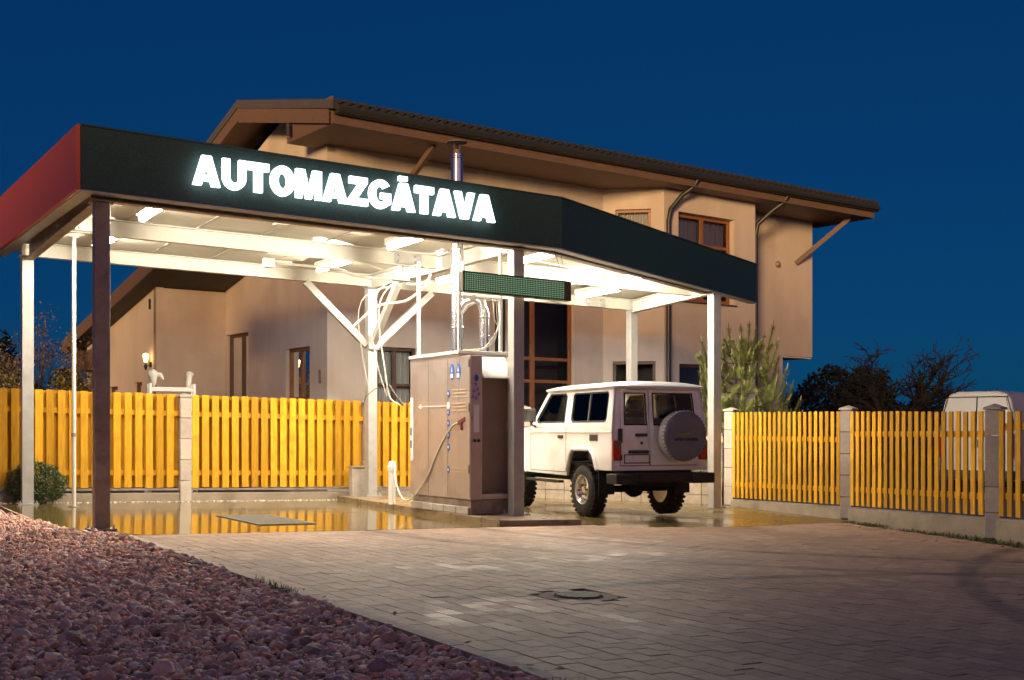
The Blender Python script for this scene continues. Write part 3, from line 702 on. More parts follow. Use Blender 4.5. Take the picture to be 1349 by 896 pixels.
# ------------------------------------------------------------------ LED board
lb = site_thing("led_board", "long dark green LED dot-matrix board hung under the fascia by wires", "LED board", 4.77, -.35, 3.245)
mb = MB(fn=shear); mb.box(0, 1.81, -.05, .08, 0, .29); mb.build("casing", LEDBOX, lb, bevel=.006)
mb = MB(fn=shear); mb.box(.015, 1.70, -.054, -.0505, .012, .278); mb.build("dot_matrix_face", LEDPCB, lb, smooth=0)
mb = MB(fn=shear); nx, nz = 60, 9
for i in range(nx):
    for j in range(nz):
        x = .03 + i * 1.66 / nx; z = .028 + j * .0275
        mb.add([(x, -.0575, z), (x + .012, -.0575, z), (x + .012, -.0575, z + .012), (x, -.0575, z + .012)], [(0, 1, 2, 3)])
mb.build("led_dots", LEDDOT, lb, smooth=0)
mb = MB(fn=shear)
for a, b in (((1.73, .0, .29), (1.62, .12, .74)), ((1.73, .0, .29), (1.86, .3, .74)), ((.06, .0, .29), (.0, .12, .74)), ((.06, .0, .29), (.2, .35, .74))): mb = MB(fn=shear); mb.tube([a, b], .004, 4); mb.build("hanging_wire", BLACK_P, lb)

# ------------------------------------------------------------------ control cabinet
cb = site_thing("control_cabinet", "tall brown steel wash control cabinet with white top on the kerb island", "cabinet", 5.17, .12, .085)
CW, CD, CH = .80, 2.0, 2.36
mb = MB(); mb.box(.03, CW - .03, .04, CD - .04, 0, .22); mb.build("base", STEEL_D, cb, bevel=.008)
mb = MB()
for k in range(5): mb.box(-.012, .028, .06 + k * .38, .425 + k * .38, .0, .11)
mb.build("base_blocks", BLOCK, cb, bevel=.01)
mb = MB(); mb.box(0, CW, .35, CD, .22, CH); mb.box(0, .20, 0, .349, .22, CH - .04); mb.box(.201, CW, .0, .349, .22, .30); mb.box(CW - .03, CW, .0, .349, .301, CH - .04)
mb.build("body", CAB, cb, bevel=.006)
mb = MB(); mb.box(-.02, CW + .02, .33, CD + .02, CH + .001, CH + .05); mb.build("top_cap", WHITE_M, cb, bevel=.006)
mb = MB(); mb.hexa([(.201, -.06, CH - .37), (CW - .031, -.06, CH - .37), (CW - .031, .345, CH - .30), (.201, .345, CH - .30)], [(.201, -.05, CH - .34), (CW - .031, -.05, CH - .34), (CW - .031, .345, CH - .02), (.201, .345, CH - .02)])
mb.build("hood", WHITE_M, cb, bevel=.004)
mb = MB(); mb.box(.202, CW - .031, .30, .345, .301, CH - .305); mb.build("recessed_panel", CAB_D, cb, smooth=0)
mb = MB()
for v in (.012, .70, 1.35): mb.box(-.004, -.0005, v, v + .010, .25, CH - .06)
mb.build("door_seam", STEEL_D, cb, smooth=0)
mb = MB()
for z in (.6, 1.5, 2.15): mb.tube([(-.006, .03, z), (-.006, .03, z + .12)], .014, 8)
mb.build("hinge", STEEL_D, cb)
# instruction stickers on the long door (illegible small print in the photograph: shapes only)
def yz(mb, pts, x=-.006, t=.004): mb.poly(pts, [], lambda y, z: (x, y, z), lambda y, z: (x + t, y, z))
mb = MB()
for y in (.36, .56): yz(mb, ell(y, 2.10, .065, .12, 20), -.007)
for z in (1.78, 1.50, 1.34, 1.16, .98, .64): yz(mb, ell(.68, z, .045, .055, 16), -.007)
for z in (.95, 1.15): yz(mb, rect(1.93, z, 1.985, z + .12), -.007)
mb.build("instruction_sticker", BLUE, cb, smooth=0)
mb = MB()
for y in (.36, .56):
    yz(mb, rect(y - .04, 2.01, y + .04, 2.07), -.010); yz(mb, [(y - .018, 2.10), (y + .018, 2.10), (y, 2.19)], -.010)
yz(mb, ell(.68, 1.60, .05, .06, 16), -.007); yz(mb, rect(.75, 1.59, 1.60, 1.605), -.007); yz(mb, rect(1.88, .75, 1.985, 1.75), -.006)
yz(mb, [(1.60, 1.56), (1.60, 1.64), (1.72, 1.60)], -.0065)
for z in (1.78, 1.50, 1.34, 1.16, .98, .64): yz(mb, rect(.665, z - .02, .695, z + .02), -.0105)
mb.build("white_print", WSTICK, cb, smooth=0)
mb = MB()
for z, n in ((1.82, 3), (1.62, 3), (1.2, 1), (.66, 2)):
    for k in range(n): yz(mb, rect(.10 + .05 * random.random(), z - .05 * k, .60 - .08 * random.random(), z - .05 * k + .016), -.006)
for k in range(5): yz(mb, rect(1.30 + .03 * k, 1.66 - .035 * k, 1.72, 1.672 - .035 * k), -.0055)
mb.build("small_print", OSTICK, cb, smooth=0)
def xz(mb, pts, y=-.006, t=.004): mb.poly(pts, [], lambda x, z: (x, y, z), lambda x, z: (x, y + t, z))
mb = MB(); xz(mb, rect(.055, 1.20, .145, 1.60)); mb.build("coin_plate", WHITE_M, cb, bevel=.003)
mb = MB()
for (x, z) in ((.04, 1.72), (.10, 1.70), (.14, 1.76), (.06, 1.80), (.12, 1.83), (.09, 1.90)): xz(mb, ell(x, z, .022, .028, 12), -.007)
mb.build("card_sticker", PURPLE, cb, smooth=0)
mb = MB(); xz(mb, ell(.10, 1.99, .035, .05, 16), -.007); mb.build("round_sticker", BLUE, cb, smooth=0)
mb = MB()
for x in (.07, .135): mb.lathe((x, -.001, 1.08), (0, -1, 0), [(.024, 0), (.024, .012), (.010, .014)], 14)
mb.build("push_button", BLACK_P, cb)
# white frame above the cabinet that carries cables
wf = site_thing("pipe_frame", "white square-tube frame standing on the cabinet top with looping cables", "frame", 5.17, .12, .085)
mb = MB(fn=None); ft = 3.92
for (x, y) in ((.03, .40), (.74, .40), (.12, 1.94)): mb = MB(); mb.box(x - .022, x + .022, y - .022, y + .022, CH + .055, ft); mb.build("upright", WHITE_M, wf, bevel=.003)
mb = MB(); mb.box(.055, .715, .38, .42, 3.18, 3.23); mb.build("crossbar", WHITE_M, wf, bevel=.003)
mb = MB()
for k, (dx, dz) in enumerate(((0, 0), (.03, .06), (-.05, .02))):
    mb.hose([(.62 + dx, .34, 3.2), (.66 + dx, .36, 2.9), (.68, .38, 2.75 + dz), (.6 + dx, .42, 2.55), (.42, .45, 2.44 + dz * .3), (.2 + dx, .5, 2.43)], .008, 6)
mb.build("cable", HOSEW, wf)

# flue
fl = site_thing("flue_pipe", "shiny stainless flue rising from the cabinet through the roof with a flat cap", "flue", 5.60, 1.34, 0)
mb = MB(); mb.tube([(0, 0, CH + .14), (0, 0, 5.62)], .092, 20)
for z in (2.9, 3.6, 4.9, 5.55): mb.lathe((0, 0, z), (0, 0, 1), [(.095, 0), (.098, .01), (.098, .03), (.095, .04)], 20)
mb.build("pipe", STAINLESS, fl)
mb = MB(); mb.lathe((0, 0, 5.63), (0, 0, 1), [(.07, 0), (.06, .06)], 16); mb.tube([(-.05, 0, 5.66), (-.05, 0, 5.80)], .008, 5); mb.tube([(.05, 0, 5.66), (.05, 0, 5.80)], .008, 5); mb.build("cap_stay", STEEL_D, fl)
mb = MB(); mb.lathe((0, 0, 5.80), (0, 0, 1), [(.16, 0), (.165, .012), (.10, .03), (.01, .045)], 24); mb.build("rain_cap", STEEL, fl)
mb = MB(); mb.tube([(.02, -.02, 3.15), (.10, -.10, 3.30), (.20, -.2, 3.36), (.28, -.28, 3.30), (.31, -.31, 3.15), (.31, -.31, CH + .14)], .075, 16)
for z in (2.75, 3.05): mb.lathe((.31, -.31, z), (0, 0, 1), [(.078, 0), (.081, .01), (.081, .03), (.078, .04)], 16)
mb.build("side_duct", STAINLESS, fl)

# hose boom of the open bay
bo = site_thing("hose_boom", "pale swivel hose boom under the open bay ceiling with trailing hoses", "hose boom", 5.3, 2.75, 0)
mb = MB(fn=shear); mb.tube([(0, 0, 4.03), (0, 0, 3.86)], .045, 12); mb.box(-.12, .12, -.09, .09, 3.78, 3.86); mb.build("swivel", STEEL, bo, bevel=.006)
mb = MB(fn=shear); mb.tube([(.1, 0, 3.82), (-.45, .15, 3.80), (-.75, .22, 3.84), (-1.0, .3, 3.93), (-2.0, .5, 3.95)], .026, 10); mb.tube([(.0, .02, 3.86), (-.9, -.25, 4.0), (-2.3, -.1, 4.0)], .013, 8); mb.build("boom_tube", HOSEW, bo)
mb = MB(fn=shear); mb.box(-2.16, -2.0, .42, .58, 3.87, 4.02); mb.box(-2.02, -1.7, .47, .53, 3.97, 4.0); mb.build("boom_head", WHITE_M, bo, bevel=.008)
mb = MB(fn=shear)
def sag(p, q, s, n=10):
    p, q = Vector(p), Vector(q); return [p.lerp(q, i / n) + Vector((0, 0, -s * 4 * (i / n) * (1 - i / n))) for i in range(n + 1)]
mb.hose([(.05, -.05, 3.95), (.25, -.12, 4.05), (.42, -.15, 4.0), (.45, -.15, 3.85), (.3, -.1, 3.75), (.1, 0, 3.74)], .02, 8)
mb.hose([(.05, 0, 3.8), (.0, .35, 3.75), (-.05, .7, 3.5), (-.02, .8, 3.0), (.05, .75, 2.4), (.12, .7, 1.9), (.25, .55, 1.75)], .012, 8)
mb.hose([(-.1, .1, 3.8), (-.2, .5, 3.6), (-.15, .85, 3.1), (-.05, .8, 2.4), (.08, .72, 1.9)], .008, 8)
mb.hose([(.1, .1, 3.78), (-.35, .8, 3.5), (-.25, 1.0, 2.6), (-.05, .9, 1.6)], .006, 6)
mb.hose([(-.3, 1.3, 3.1), (0, .9, 3.45), (.4, .6, 3.55), (.8, .5, 3.9)], .022, 8)
mb.build("trailing_hose", HOSEW, bo)
mb = MB(fn=shear); mb.tube([(.02, .72, 2.05), (-.15, .70, 2.02), (-.32, .7, 1.88), (-.38, .68, 1.7)], .008, 6); mb.tube([(.1, .7, 2.1), (.2, .6, 1.9), (.28, .5, 1.75)], .022, 8); mb.build("spray_lance", BLACK_P, bo)

# lance holder
lh = site_thing("lance_holder", "short white standpipe holding a wash lance, a thin hose looping to the cabinet", "lance holder", 5.28, 3.05, .085)
mb = MB(); mb.tube([(0, 0, 0), (0, 0, .62)], .058, 16); mb.build("pipe", WHITE_M, lh)
mb = MB(); mb.lathe((0, 0, .55), (0, 0, 1), [(.07, 0), (.075, .02), (.07, .05), (.075, .08), (.05, .16), (.02, .17)], 16); mb.tube([(.0, -.0, .66), (-.09, -.03, .62)], .02, 8); mb.build("collar", WHITE_M, lh)
mb = MB(); mb.hose([(.02, -.05, .68), (-.08, -.35, .35), (-.12, -.7, .12), (-.14, -1.1, .18), (-.13, -1.55, .5), (-.12, -1.95, .95), (-.115, -2.35, 1.28), (-.115, -2.6, 1.35)], .013, 8); mb.build("hose", HOSEW, lh)
mb = MB(); mb.bar((-.115, -2.58, 1.34), (-.10, -2.78, 1.40), .045, .06); mb.bar((-.115, -2.64, 1.36), (-.13, -2.70, 1.24), .035, .04); mb.tube([(-.10, -2.78, 1.40), (-.09, -2.95, 1.42)], .012, 6); mb.build("spray_gun", M("dark_red_grip", (.16, .02, .02), .5), lh, bevel=.008)
cbk = site_thing("concrete_block", "squat grey concrete block standing on the island at the fence foot", "block", 5.93, 5.98, .0)
mb = MB(); mb.box(-.16, .14, -.08, .1, 0, .62); mb.build("block", BLOCK, cbk, bevel=.012); mb = MB(); mb.box(-.18, .16, -.1, .12, .621, .65); mb.build("lid", PLINTH, cbk, bevel=.006)

# slim pole through the roof
sp_pole = site_thing("slim_pole", "slim white pole rising past the canopy roof near the far left corner", "pole", .55, 4.85, 0)
mb = MB(); mb.tube([(0, 0, 0), (0, 0, 1.1), (0, 0, 5.78)], .033, 12); mb.build("shaft", GREYPOLE, sp_pole)
mb = MB(); mb.lathe((0, 0, 5.78), (0, 0, 1), [(.045, 0), (.045, .05), (.02, .06)], 12); mb.lathe((0, 0, 1.12), (0, 0, 1), [(.04, 0), (.04, .06)], 12); mb.lathe((0, 0, 0), (0, 0, 1), [(.08, .0), (.08, .012)], 14); mb.build("collar", STEEL_D, sp_pole)

# ================================================================== FENCES
def fence_post(mb, x, y, h, w=.2, n=5):
    hh = h / n
    for k in range(n):
        mb.cur = random.random()
        mb.box(x - w / 2, x + w / 2, y - w / 2, y + w / 2, k * hh + .004, (k + 1) * hh - .004)
    mb.add([(x - w / 2 - .02, y - w / 2 - .02, h), (x + w / 2 + .02, y - w / 2 - .02, h), (x + w / 2 + .02, y + w / 2 + .02, h), (x - w / 2 - .02, y + w / 2 + .02, h),
            (x - w / 2 - .02, y - w / 2 - .02, h + .03), (x + w / 2 + .02, y - w / 2 - .02, h + .03), (x + w / 2 + .02, y + w / 2 + .02, h + .03), (x - w / 2 - .02, y + w / 2 + .02, h + .03), (x, y, h + .085)],
           [(0, 3, 2, 1), (0, 1, 5, 4), (1, 2, 6, 5), (2, 3, 7, 6), (3, 0, 4, 7), (4, 5, 8), (5, 6, 8), (6, 7, 8), (7, 4, 8)])
BLOCKR = M("fence_post_block", (0.42, 0.35, 0.29), 0.8, 0, .18, 6, .35, 70, rnd=.12)
# left fence, along u at v=6.3
lf = site_thing("picket_fence", "long close-boarded ochre picket fence behind the open bay", "fence", 2.7, 6.3, 0)
posts_u = [-8.0, -4.42, -.86, 2.7, 6.26, 9.82]
for u in posts_u:
    mb = MB(fn=shear); fence_post(mb, u - 2.7, 0, 1.86); mb.build("fence_post", BLOCKR, lf, bevel=.008)
for u0, u1 in zip(posts_u, posts_u[1:]):
    a, b = u0 - 2.7 + .11, u1 - 2.7 - .11
    mb = MB(fn=shear); mb2 = MB(fn=shear); x = a + .01; i = 0
    while x + .12 < b:
        mb.cur = random.random(); j = random.uniform(-.006, .006); t = random.uniform(-.004, .004)
        mb.hexa([(x, -.062 + t, .245 + j), (x + .122, -.062 + t, .245 + j), (x + .122, -.04 + t, .245 + j), (x, -.04 + t, .245 + j)], [(x + t, -.062, 1.91 + j), (x + .122 + t, -.062, 1.91 + j), (x + .122 + t, -.04, 1.91 + j), (x + t, -.04, 1.91 + j)])
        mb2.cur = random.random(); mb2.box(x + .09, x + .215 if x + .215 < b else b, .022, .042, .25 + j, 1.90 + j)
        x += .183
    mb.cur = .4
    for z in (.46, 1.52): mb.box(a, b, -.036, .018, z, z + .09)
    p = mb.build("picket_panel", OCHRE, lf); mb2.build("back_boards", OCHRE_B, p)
    mb = MB(fn=shear); mb.box(a, b, -.05, .05, .195, .232); mb.build("bottom_rail", STEEL_D, lf)
    mb = MB(fn=shear); mb.box(a - .005, b + .005, -.075, .075, -.15, .15); mb.build("plinth", PLINTH, lf, bevel=.008)
# right fence, from the corner post towards the camera
RF = [(12.5, 2.84), (11.57, -1.09), (10.35, -4.78), (9.1, -8.5)]
RZ = [W(*p) for p in RF]; 
rf = thing("picket_fence", "open-slatted ochre picket fence on a concrete plinth beside the paved drive", "fence", RZ[0], 0)
o0 = RZ[0]
TOPZ = [1.57, 1.52, 1.46, 1.40]; BOTZ = [-.10, -.01, .09, .19]
for i, p in enumerate(RZ):
    mb = MB(); h = TOPZ[i] - p.z + .02
    fence_post(mb, 0, 0, h, .2, 5); q = mb.build("fence_post", BLOCKR, rf, bevel=.008); q.location = p - o0; q.rotation_euler = (0, 0, TH - .06 * 0 + R(-17) * 0 + math.atan2(RZ[1].y - RZ[0].y, RZ[1].x - RZ[0].x))
for i in range(3):
    p, q = Vector((RZ[i].x, RZ[i].y, 0)), Vector((RZ[i + 1].x, RZ[i + 1].y, 0)); d = (q - p); L = d.length; d.normalize(); n = Vector((-d.y, d.x, 0))
    if n.x > 0: n = -n    # n points towards the drive
    o_ = Vector((o0.x, o0.y, 0)); mb = MB()
    def at(s, off, z): return p + d * s + n * off - o_ + Vector((0, 0, z - o0.z))
    def lerp(A_, s): return A_[i] + (A_[i + 1] - A_[i]) * s / L
    s = .15
    while s < L - .2:
        mb.cur = random.random(); w_ = .097; j = random.uniform(-.006, .006)
        mb.hexa([at(s, .03, lerp(BOTZ, s)), at(s + w_, .03, lerp(BOTZ, s)), at(s + w_, .05, lerp(BOTZ, s)), at(s, .05, lerp(BOTZ, s))],
                [at(s, .03, lerp(TOPZ, s) + j), at(s + w_, .03, lerp(TOPZ, s) + j), at(s + w_, .05, lerp(TOPZ, s) + j), at(s, .05, lerp(TOPZ, s) + j)]); s += .172
    mb.cur = .35
    for zo in (.22, 1.12):
        a, b = .11, L - .11; za, zb = lerp(BOTZ, a) + zo, lerp(BOTZ, b) + zo * (1 - .08)
        mb.hexa([at(a, -.02, za), at(b, -.02, zb), at(b, .027, zb), at(a, .027, za)], [at(a, -.02, za + .085), at(b, -.02, zb + .085), at(b, .027, zb + .085), at(a, .027, za + .085)])
    mb.build("picket_panel", OCHRE, rf)
    mb = MB(); a, b = .105, L - .105; za, zb = lerp(BOTZ, a) - .06, lerp(BOTZ, b) - .06
    mb.hexa([at(a, -.07, -.6), at(b, -.07, -.6), at(b, .07, -.6), at(a, .07, -.6)], [at(a, -.07, za), at(b, -.07, zb), at(b, .07, zb), at(a, .07, za)]); mb.build("plinth", PLINTH, rf, bevel=.008)
    mb = MB(); mb.hexa([at(a, -.05, za + .001), at(b, -.05, zb + .001), at(b, .05, zb + .001), at(a, .05, za + .001)], [at(a, -.05, za + .03), at(b, -.05, zb + .03), at(b, .05, zb + .03), at(a, .05, za + .03)]); mb.build("bottom_rail", STEEL_D, rf)
# mesh fence across the back of the right bay
a, b = W(9.95, 6.3), W(12.42, 2.98); d = b - a; L = d.length
mf = thing("wire_fence", "low block wall with wire mesh and a single timber rail behind the white off-roader", "fence", a, math.atan2(d.y, d.x)); sl = (b.z - a.z) / L
sh2 = lambda p: (p[0], p[1], p[2] + sl * p[0])
mb = MB(fn=sh2)
for k in range(10):
    mb.cur = random.random()
    for r in range(2): mb.box(k * L / 10 + .004, (k + 1) * L / 10 - .004, -.09, .09, -.1 + r * .28 + .004, -.1 + (r + 1) * .28 - .004)
mb.build("block_wall", M("rough_block", (.34, .27, .2), .85, 0, .3, 8, .5, 50, rnd=.15), mf, bevel=.01)
mb = MB(fn=sh2); mb.box(0, L, -.025, .025, 1.22, 1.34); mb.build("timber_rail", M("pale_timber", (.48, .36, .22), .7, 0, .2, 4, .1, 30, stretch=(1, 8, 8)), mf)
mb = MB(fn=sh2)
for k in range(int(L / .06)): mb.tube([(k * .06, 0, .47), (k * .06, 0, 1.32)], .0022, 3)
for z in np.arange(.5, 1.3, .08): mb.tube([(0, .004, z), (L, .004, z)], .0022, 3)
mb.build("wire_mesh", STEEL, mf)
mb = MB(fn=sh2)
for x in (.05, L / 2, L - .05): mb.box(x - .03, x + .03, .03, .09, 0, 1.4)
mb.build("fence_post", STEEL_D, mf)
# ================================================================== HOUSE (local x along the front, y to the back)
HB = math.atan2(.596, .803); HZ = -.30
def HW(x, y, z): return Vector((-4.03 + x * .803 - y * .596, 25.5 + x * .596 + y * .803, HZ + z))
hs = thing("house", "large two-storey plastered house with wide brown eaves rising behind the wash", "house", HW(0, 0, 0), HB)
def wall(name, pmap, x0, x1, z0, z1, openings, mat, depth=.14, top=None, parent=None):
    """pmap(a, z, d) -> local point, d going into the wall; rectangular openings with reveals; top = optional outline above z1"""
    mb = MB(); xs = sorted({x0, x1} | {o[0] for o in openings} | {o[1] for o in openings}); zs = sorted({z0, z1} | {o[2] for o in openings} | {o[3] for o in openings})
    for i in range(len(xs) - 1):
        for j in range(len(zs) - 1):
            a, b, c, d = xs[i], xs[i + 1], zs[j], zs[j + 1]; mx, mz = (a + b) / 2, (c + d) / 2
            if any(o[0] < mx < o[1] and o[2] < mz < o[3] for o in openings): continue
            mb.add([pmap(a, c, 0), pmap(b, c, 0), pmap(b, d, 0), pmap(a, d, 0)], [(0, 1, 2, 3)])
    for o in openings:
        a, b, c, d = o[:4]; dp = depth + .03
        for p, q in (((a, c), (b, c)), ((b, c), (b, d)), ((b, d), (a, d)), ((a, d), (a, c))):
            mb.add([pmap(*p, 0), pmap(*q, 0), pmap(*q, dp), pmap(*p, dp)], [(0, 1, 2, 3)])
    return mb
def finish_wall(mb, mat, parent, name="wall"):
    me_o = mb.build(name, mat, parent, smooth=0); return me_o
def window(pmap, x0, x1, z0, z1, vx=(), hz=(), frame=FRAME, depth=.14, curtain=None, parent=None, sill=True, fw=.075, part='window', label=None, splitv=None):
    mb = MB(); d0, d1 = depth - .05, depth + .02
    def bx(a, b, c, d, e0=d0, e1=d1): mb.hexa([pmap(a, c, e0), pmap(b, c, e0), pmap(b, c, e1), pmap(a, c, e1)], [pmap(a, d, e0), pmap(b, d, e0), pmap(b, d, e1), pmap(a, d, e1)])
    bx(x0, x1, z0, z0 + fw); bx(x0, x1, z1 - fw, z1); bx(x0, x0 + fw, z0 + fw, z1 - fw); bx(x1 - fw, x1, z0 + fw, z1 - fw)
    for v in vx: bx(v - fw * .65, v + fw * .65, z0 + fw, z1 - fw)
    for h in hz: bx(x0 + fw, x1 - fw, h - fw * .4, h + fw * .4, d0 + .006, d1 - .006)
    w = mb.build(part, frame, parent, smooth=0, bevel=.006)
    if label: w['label'] = label
    mb = MB(); mb.add([pmap(x0 + fw * .5, z0 + fw * .5, depth - .01), pmap(x1 - fw * .5, z0 + fw * .5, depth - .01), pmap(x1 - fw * .5, z1 - fw * .5, depth - .01), pmap(x0 + fw * .5, z1 - fw * .5, depth - .01)], [(0, 1, 2, 3)])
    mb.build("pane", PANE, w, smooth=0)
    if curtain:
        mb = MB(); n = 40; a, b, zb = x0 + .03, x1 - .03, z1 - (z1 - z0) * curtain[0]
        vs = []; fs = []
        for i in range(n + 1):
            x = a + (b - a) * i / n; dd = depth + .13 + .03 * math.sin(i * 1.9) + .012 * math.sin(i * .7)
            vs += [pmap(x, zb, dd), pmap(x, z1, dd)]
        for i in range(n): fs.append((2 * i, 2 * i + 2, 2 * i + 3, 2 * i + 1))
        mb.add(vs, fs); mb.build("curtain", CURT, w)
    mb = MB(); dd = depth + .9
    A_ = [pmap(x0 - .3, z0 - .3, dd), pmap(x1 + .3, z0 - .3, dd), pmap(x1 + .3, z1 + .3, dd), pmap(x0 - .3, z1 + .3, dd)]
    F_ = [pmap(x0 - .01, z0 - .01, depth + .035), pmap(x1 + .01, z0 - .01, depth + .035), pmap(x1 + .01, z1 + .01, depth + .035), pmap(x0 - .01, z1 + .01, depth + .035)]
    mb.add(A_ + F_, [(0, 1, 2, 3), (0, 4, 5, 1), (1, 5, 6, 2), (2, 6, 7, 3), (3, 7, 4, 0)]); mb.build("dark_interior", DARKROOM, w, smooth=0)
    if sill:
        mb = MB(); mb.hexa([pmap(x0 - .06, z0 - .045, -.06), pmap(x1 + .06, z0 - .045, -.06), pmap(x1 + .06, z0 - .045, depth - .051), pmap(x0 - .06, z0 - .045, depth - .051)],
                           [pmap(x0 - .06, z0 - .012, -.06), pmap(x1 + .06, z0 - .012, -.06), pmap(x1 + .06, z0 - .002, depth - .051), pmap(x0 - .06, z0 - .002, depth - .051)])
        mb.build("sill", FRAME_D, w, smooth=0)
    return w
pF = lambda a, z, d: (a, d, z)                      # main front
pR = lambda a, z, d: (a, -1.11 + d, z)              # projecting bay front
c45 = math.sqrt(.5)
pO = lambda a, z, d: (7.95 + a * c45 + d * c45, 0 - a * c45 + d * c45, z)   # oblique front, a from 0 to 1.57
pQ = lambda a, z, d: (a, -.17 + d, z)               # recessed right volume
pG = lambda a, z, d: (0 + d, a, z)                  # left gable wall, a = y
SOF = 7.75
op = [(1.25, 2.3, .35, 3.40), (5.0, 6.97, .2, 5.05)]
finish_wall(wall("wall", pF, 0, 7.95, -.5, SOF - .002, op, PLASTER), PLASTER, hs)
window(pF, 1.25, 2.3, .35, 3.40, (1.75,), (2.55,), FRAME_D, parent=hs, curtain=(1.0,), label="dark framed window with pale blinds")
window(pF, 5.0, 6.97, .2, 5.05, (5.72,), (3.30, 2.74), FRAME, parent=hs, fw=.10, part='glazed_door', label="tall orange-brown glazed front", sill=False)
mb = MB(); mb.box(4.50, 4.80, -.02, -.003, .2, 5.0); mb.build("dark_strip", GUTTER, hs, smooth=0)
op = [(.32, 1.23, 4.95, 7.22), (.25, 1.35, 2.0, 3.30)]
finish_wall(wall("wall", pO, 0, 1.57, -.5, SOF - .002, op, PLASTER), PLASTER, hs)
window(pO, .32, 1.23, 4.95, 7.22, (), (), FRAME, parent=hs, curtain=(.95,))
window(pO, .25, 1.35, 2.0, 3.30, (), (), FRAME_D, parent=hs, sill=False)
op = [(9.57, 11.67, 4.90, 7.20), (9.6, 10.7, 1.8, 3.25)]
finish_wall(wall("wall", pR, 9.06, 12.5, -.5, SOF - .002, op, PLASTER, .22), PLASTER, hs)
window(pR, 9.57, 11.67, 4.90, 7.20, (10.6,), (6.42,), FRAME, .22, parent=hs, curtain=(.9,), fw=.1)
window(pR, 9.6, 10.7, 1.8, 3.25, (), (), FRAME_D, parent=hs, sill=False)
mb = MB(); mb.add([(12.5, -1.11, -.5), (12.5, -.17, -.5), (12.5, -.17, SOF), (12.5, -1.11, SOF)], [(0, 1, 2, 3)]); mb.build("wall", PLASTER, hs, smooth=0)
mb = MB(); mb.box(12.5, 16.07, -.17, 5.6, 3.70, SOF - .002); mb.box(12.502, 14.74, -.168, 5.5, -.5, 3.698); mb.build("wall", PLASTER, hs, smooth=0); 
mb = MB(); mb.box(14.76, 16.05, -.14, 5.5, 3.66, 3.69); mb.build("bay_underside", WHITE_M, hs, smooth=0)
# left gable wall and its raked top
op = [(.84, 2.05, 1.1, 3.40), (4.15, 5.50, .2, 3.95)]
finish_wall(wall("wall", pG, 0, 5.56, -.5, 7.6, op, PLASTER), PLASTER, hs, "gable_wall")
mb = MB(); mb.poly([(0, 7.601), (5.56, 7.601), (5.0, 7.86), (4.2, 8.12), (3.0, 8.52), (2.4, 8.70), (1.6, 8.66), (0, 8.2)], [], lambda y, z: (0, y, z), lambda y, z: (.2, y, z)); mb.build("gable_top", PLASTER, hs, smooth=0)
window(pG, .84, 2.05, 1.1, 3.40, (1.42,), (2.25,), FRAME, parent=hs, sill=False)
window(pG, 4.15, 5.50, .2, 3.95, (4.7,), (), FRAME_D, parent=hs, part='entrance_door', sill=False, label="dark tall entrance door")
mb = MB(); mb.box(-.03, -.002, .28, .36, 2.55, 2.85); mb.build("wall_box", STEEL_D, hs, smooth=0)
mb = MB(); mb.lathe((-.002, 2.65, 7.95), (-1, 0, 0), [(.10, 0), (.10, .03), (.07, .035)], 16); mb.build("vent", GUTTER, hs)
# eaves box with its boards
mb = MB(); mb.box(-.74, 17.03, -1.62, .45, SOF, SOF + .03)
mb.box(-.74, -.71, -1.62, .45, SOF + .031, 8.32)
mb.build("soffit", SOFFIT, hs, smooth=0)
mb = MB(); mb.box(-.74, 17.03, -1.66, -1.622, SOF + .0, 8.0); mb.build("fascia_board", SOFFIT, hs, smooth=0)
mb = MB()
n = 80; vs = []
# main roof: front slope, ridge, back slope with a tile-wave front edge
prof = [(-1.75, 8.10), (2.9, 9.10), (9.2, 7.05)]
mb.hexa([(-.78, -1.75, 8.02), (17.1, -1.75, 8.02), (17.1, 2.9, 9.03), (-.78, 2.9, 9.03)], [(-.78, -1.75, 8.17), (17.1, -1.75, 8.17), (17.1, 2.9, 9.20), (-.78, 2.9, 9.20)])
mb.hexa([(-.78, 2.902, 9.03), (17.1, 2.902, 9.03), (17.1, 9.2, 7.0), (-.78, 9.2, 7.0)], [(-.78, 2.902, 9.20), (17.1, 2.902, 9.20), (17.1, 9.2, 7.17), (-.78, 9.2, 7.17)])
rf_ = mb.build("roof", TILE, hs, smooth=0)
mb = MB(); 
for k in range(84):
    x = -.76 + k * .2125; mb.tube([(x + .1, -1.80, 8.185), (x + .1, .2, 8.185 + 2.0 * .2215), (x + .1, 2.88, 9.225)], .055, 6)
mb.build("roof_tile_row", TILE, rf_)
mb = MB(); mb.tube([(-.7, -1.80, 8.02), (17.06, -1.80, 8.02)], .075, 8); mb.box(-.72, 17.08, -1.78, -1.672, 7.93, 8.0); mb.build("gutter", GUTTER, rf_)
mb = MB()   # verge: grey band over brown boards
mb.hexa([(-.84, -1.75, 8.02), (-.781, -1.75, 8.02), (-.781, 2.9, 9.05), (-.84, 2.9, 9.05)], [(-.84, -1.75, 8.20), (-.781, -1.75, 8.20), (-.781, 2.9, 9.24), (-.84, 2.9, 9.24)])
mb.hexa([(-.84, 2.902, 9.05), (-.781, 2.902, 9.05), (-.781, 9.2, 7.02), (-.84, 9.2, 7.02)], [(-.84, 2.902, 9.24), (-.781, 2.902, 9.24), (-.781, 9.2, 7.2), (-.84, 9.2, 7.2)])
mb.build("verge_flashing", FLASH, rf_, smooth=0)
mb = MB()
mb.hexa([(-.82, -1.6, 7.75), (-.79, -1.6, 7.75), (-.79, 2.9, 8.72), (-.82, 2.9, 8.72)], [(-.82, -1.6, 8.04), (-.79, -1.6, 8.04), (-.79, 2.9, 9.05), (-.82, 2.9, 9.05)])
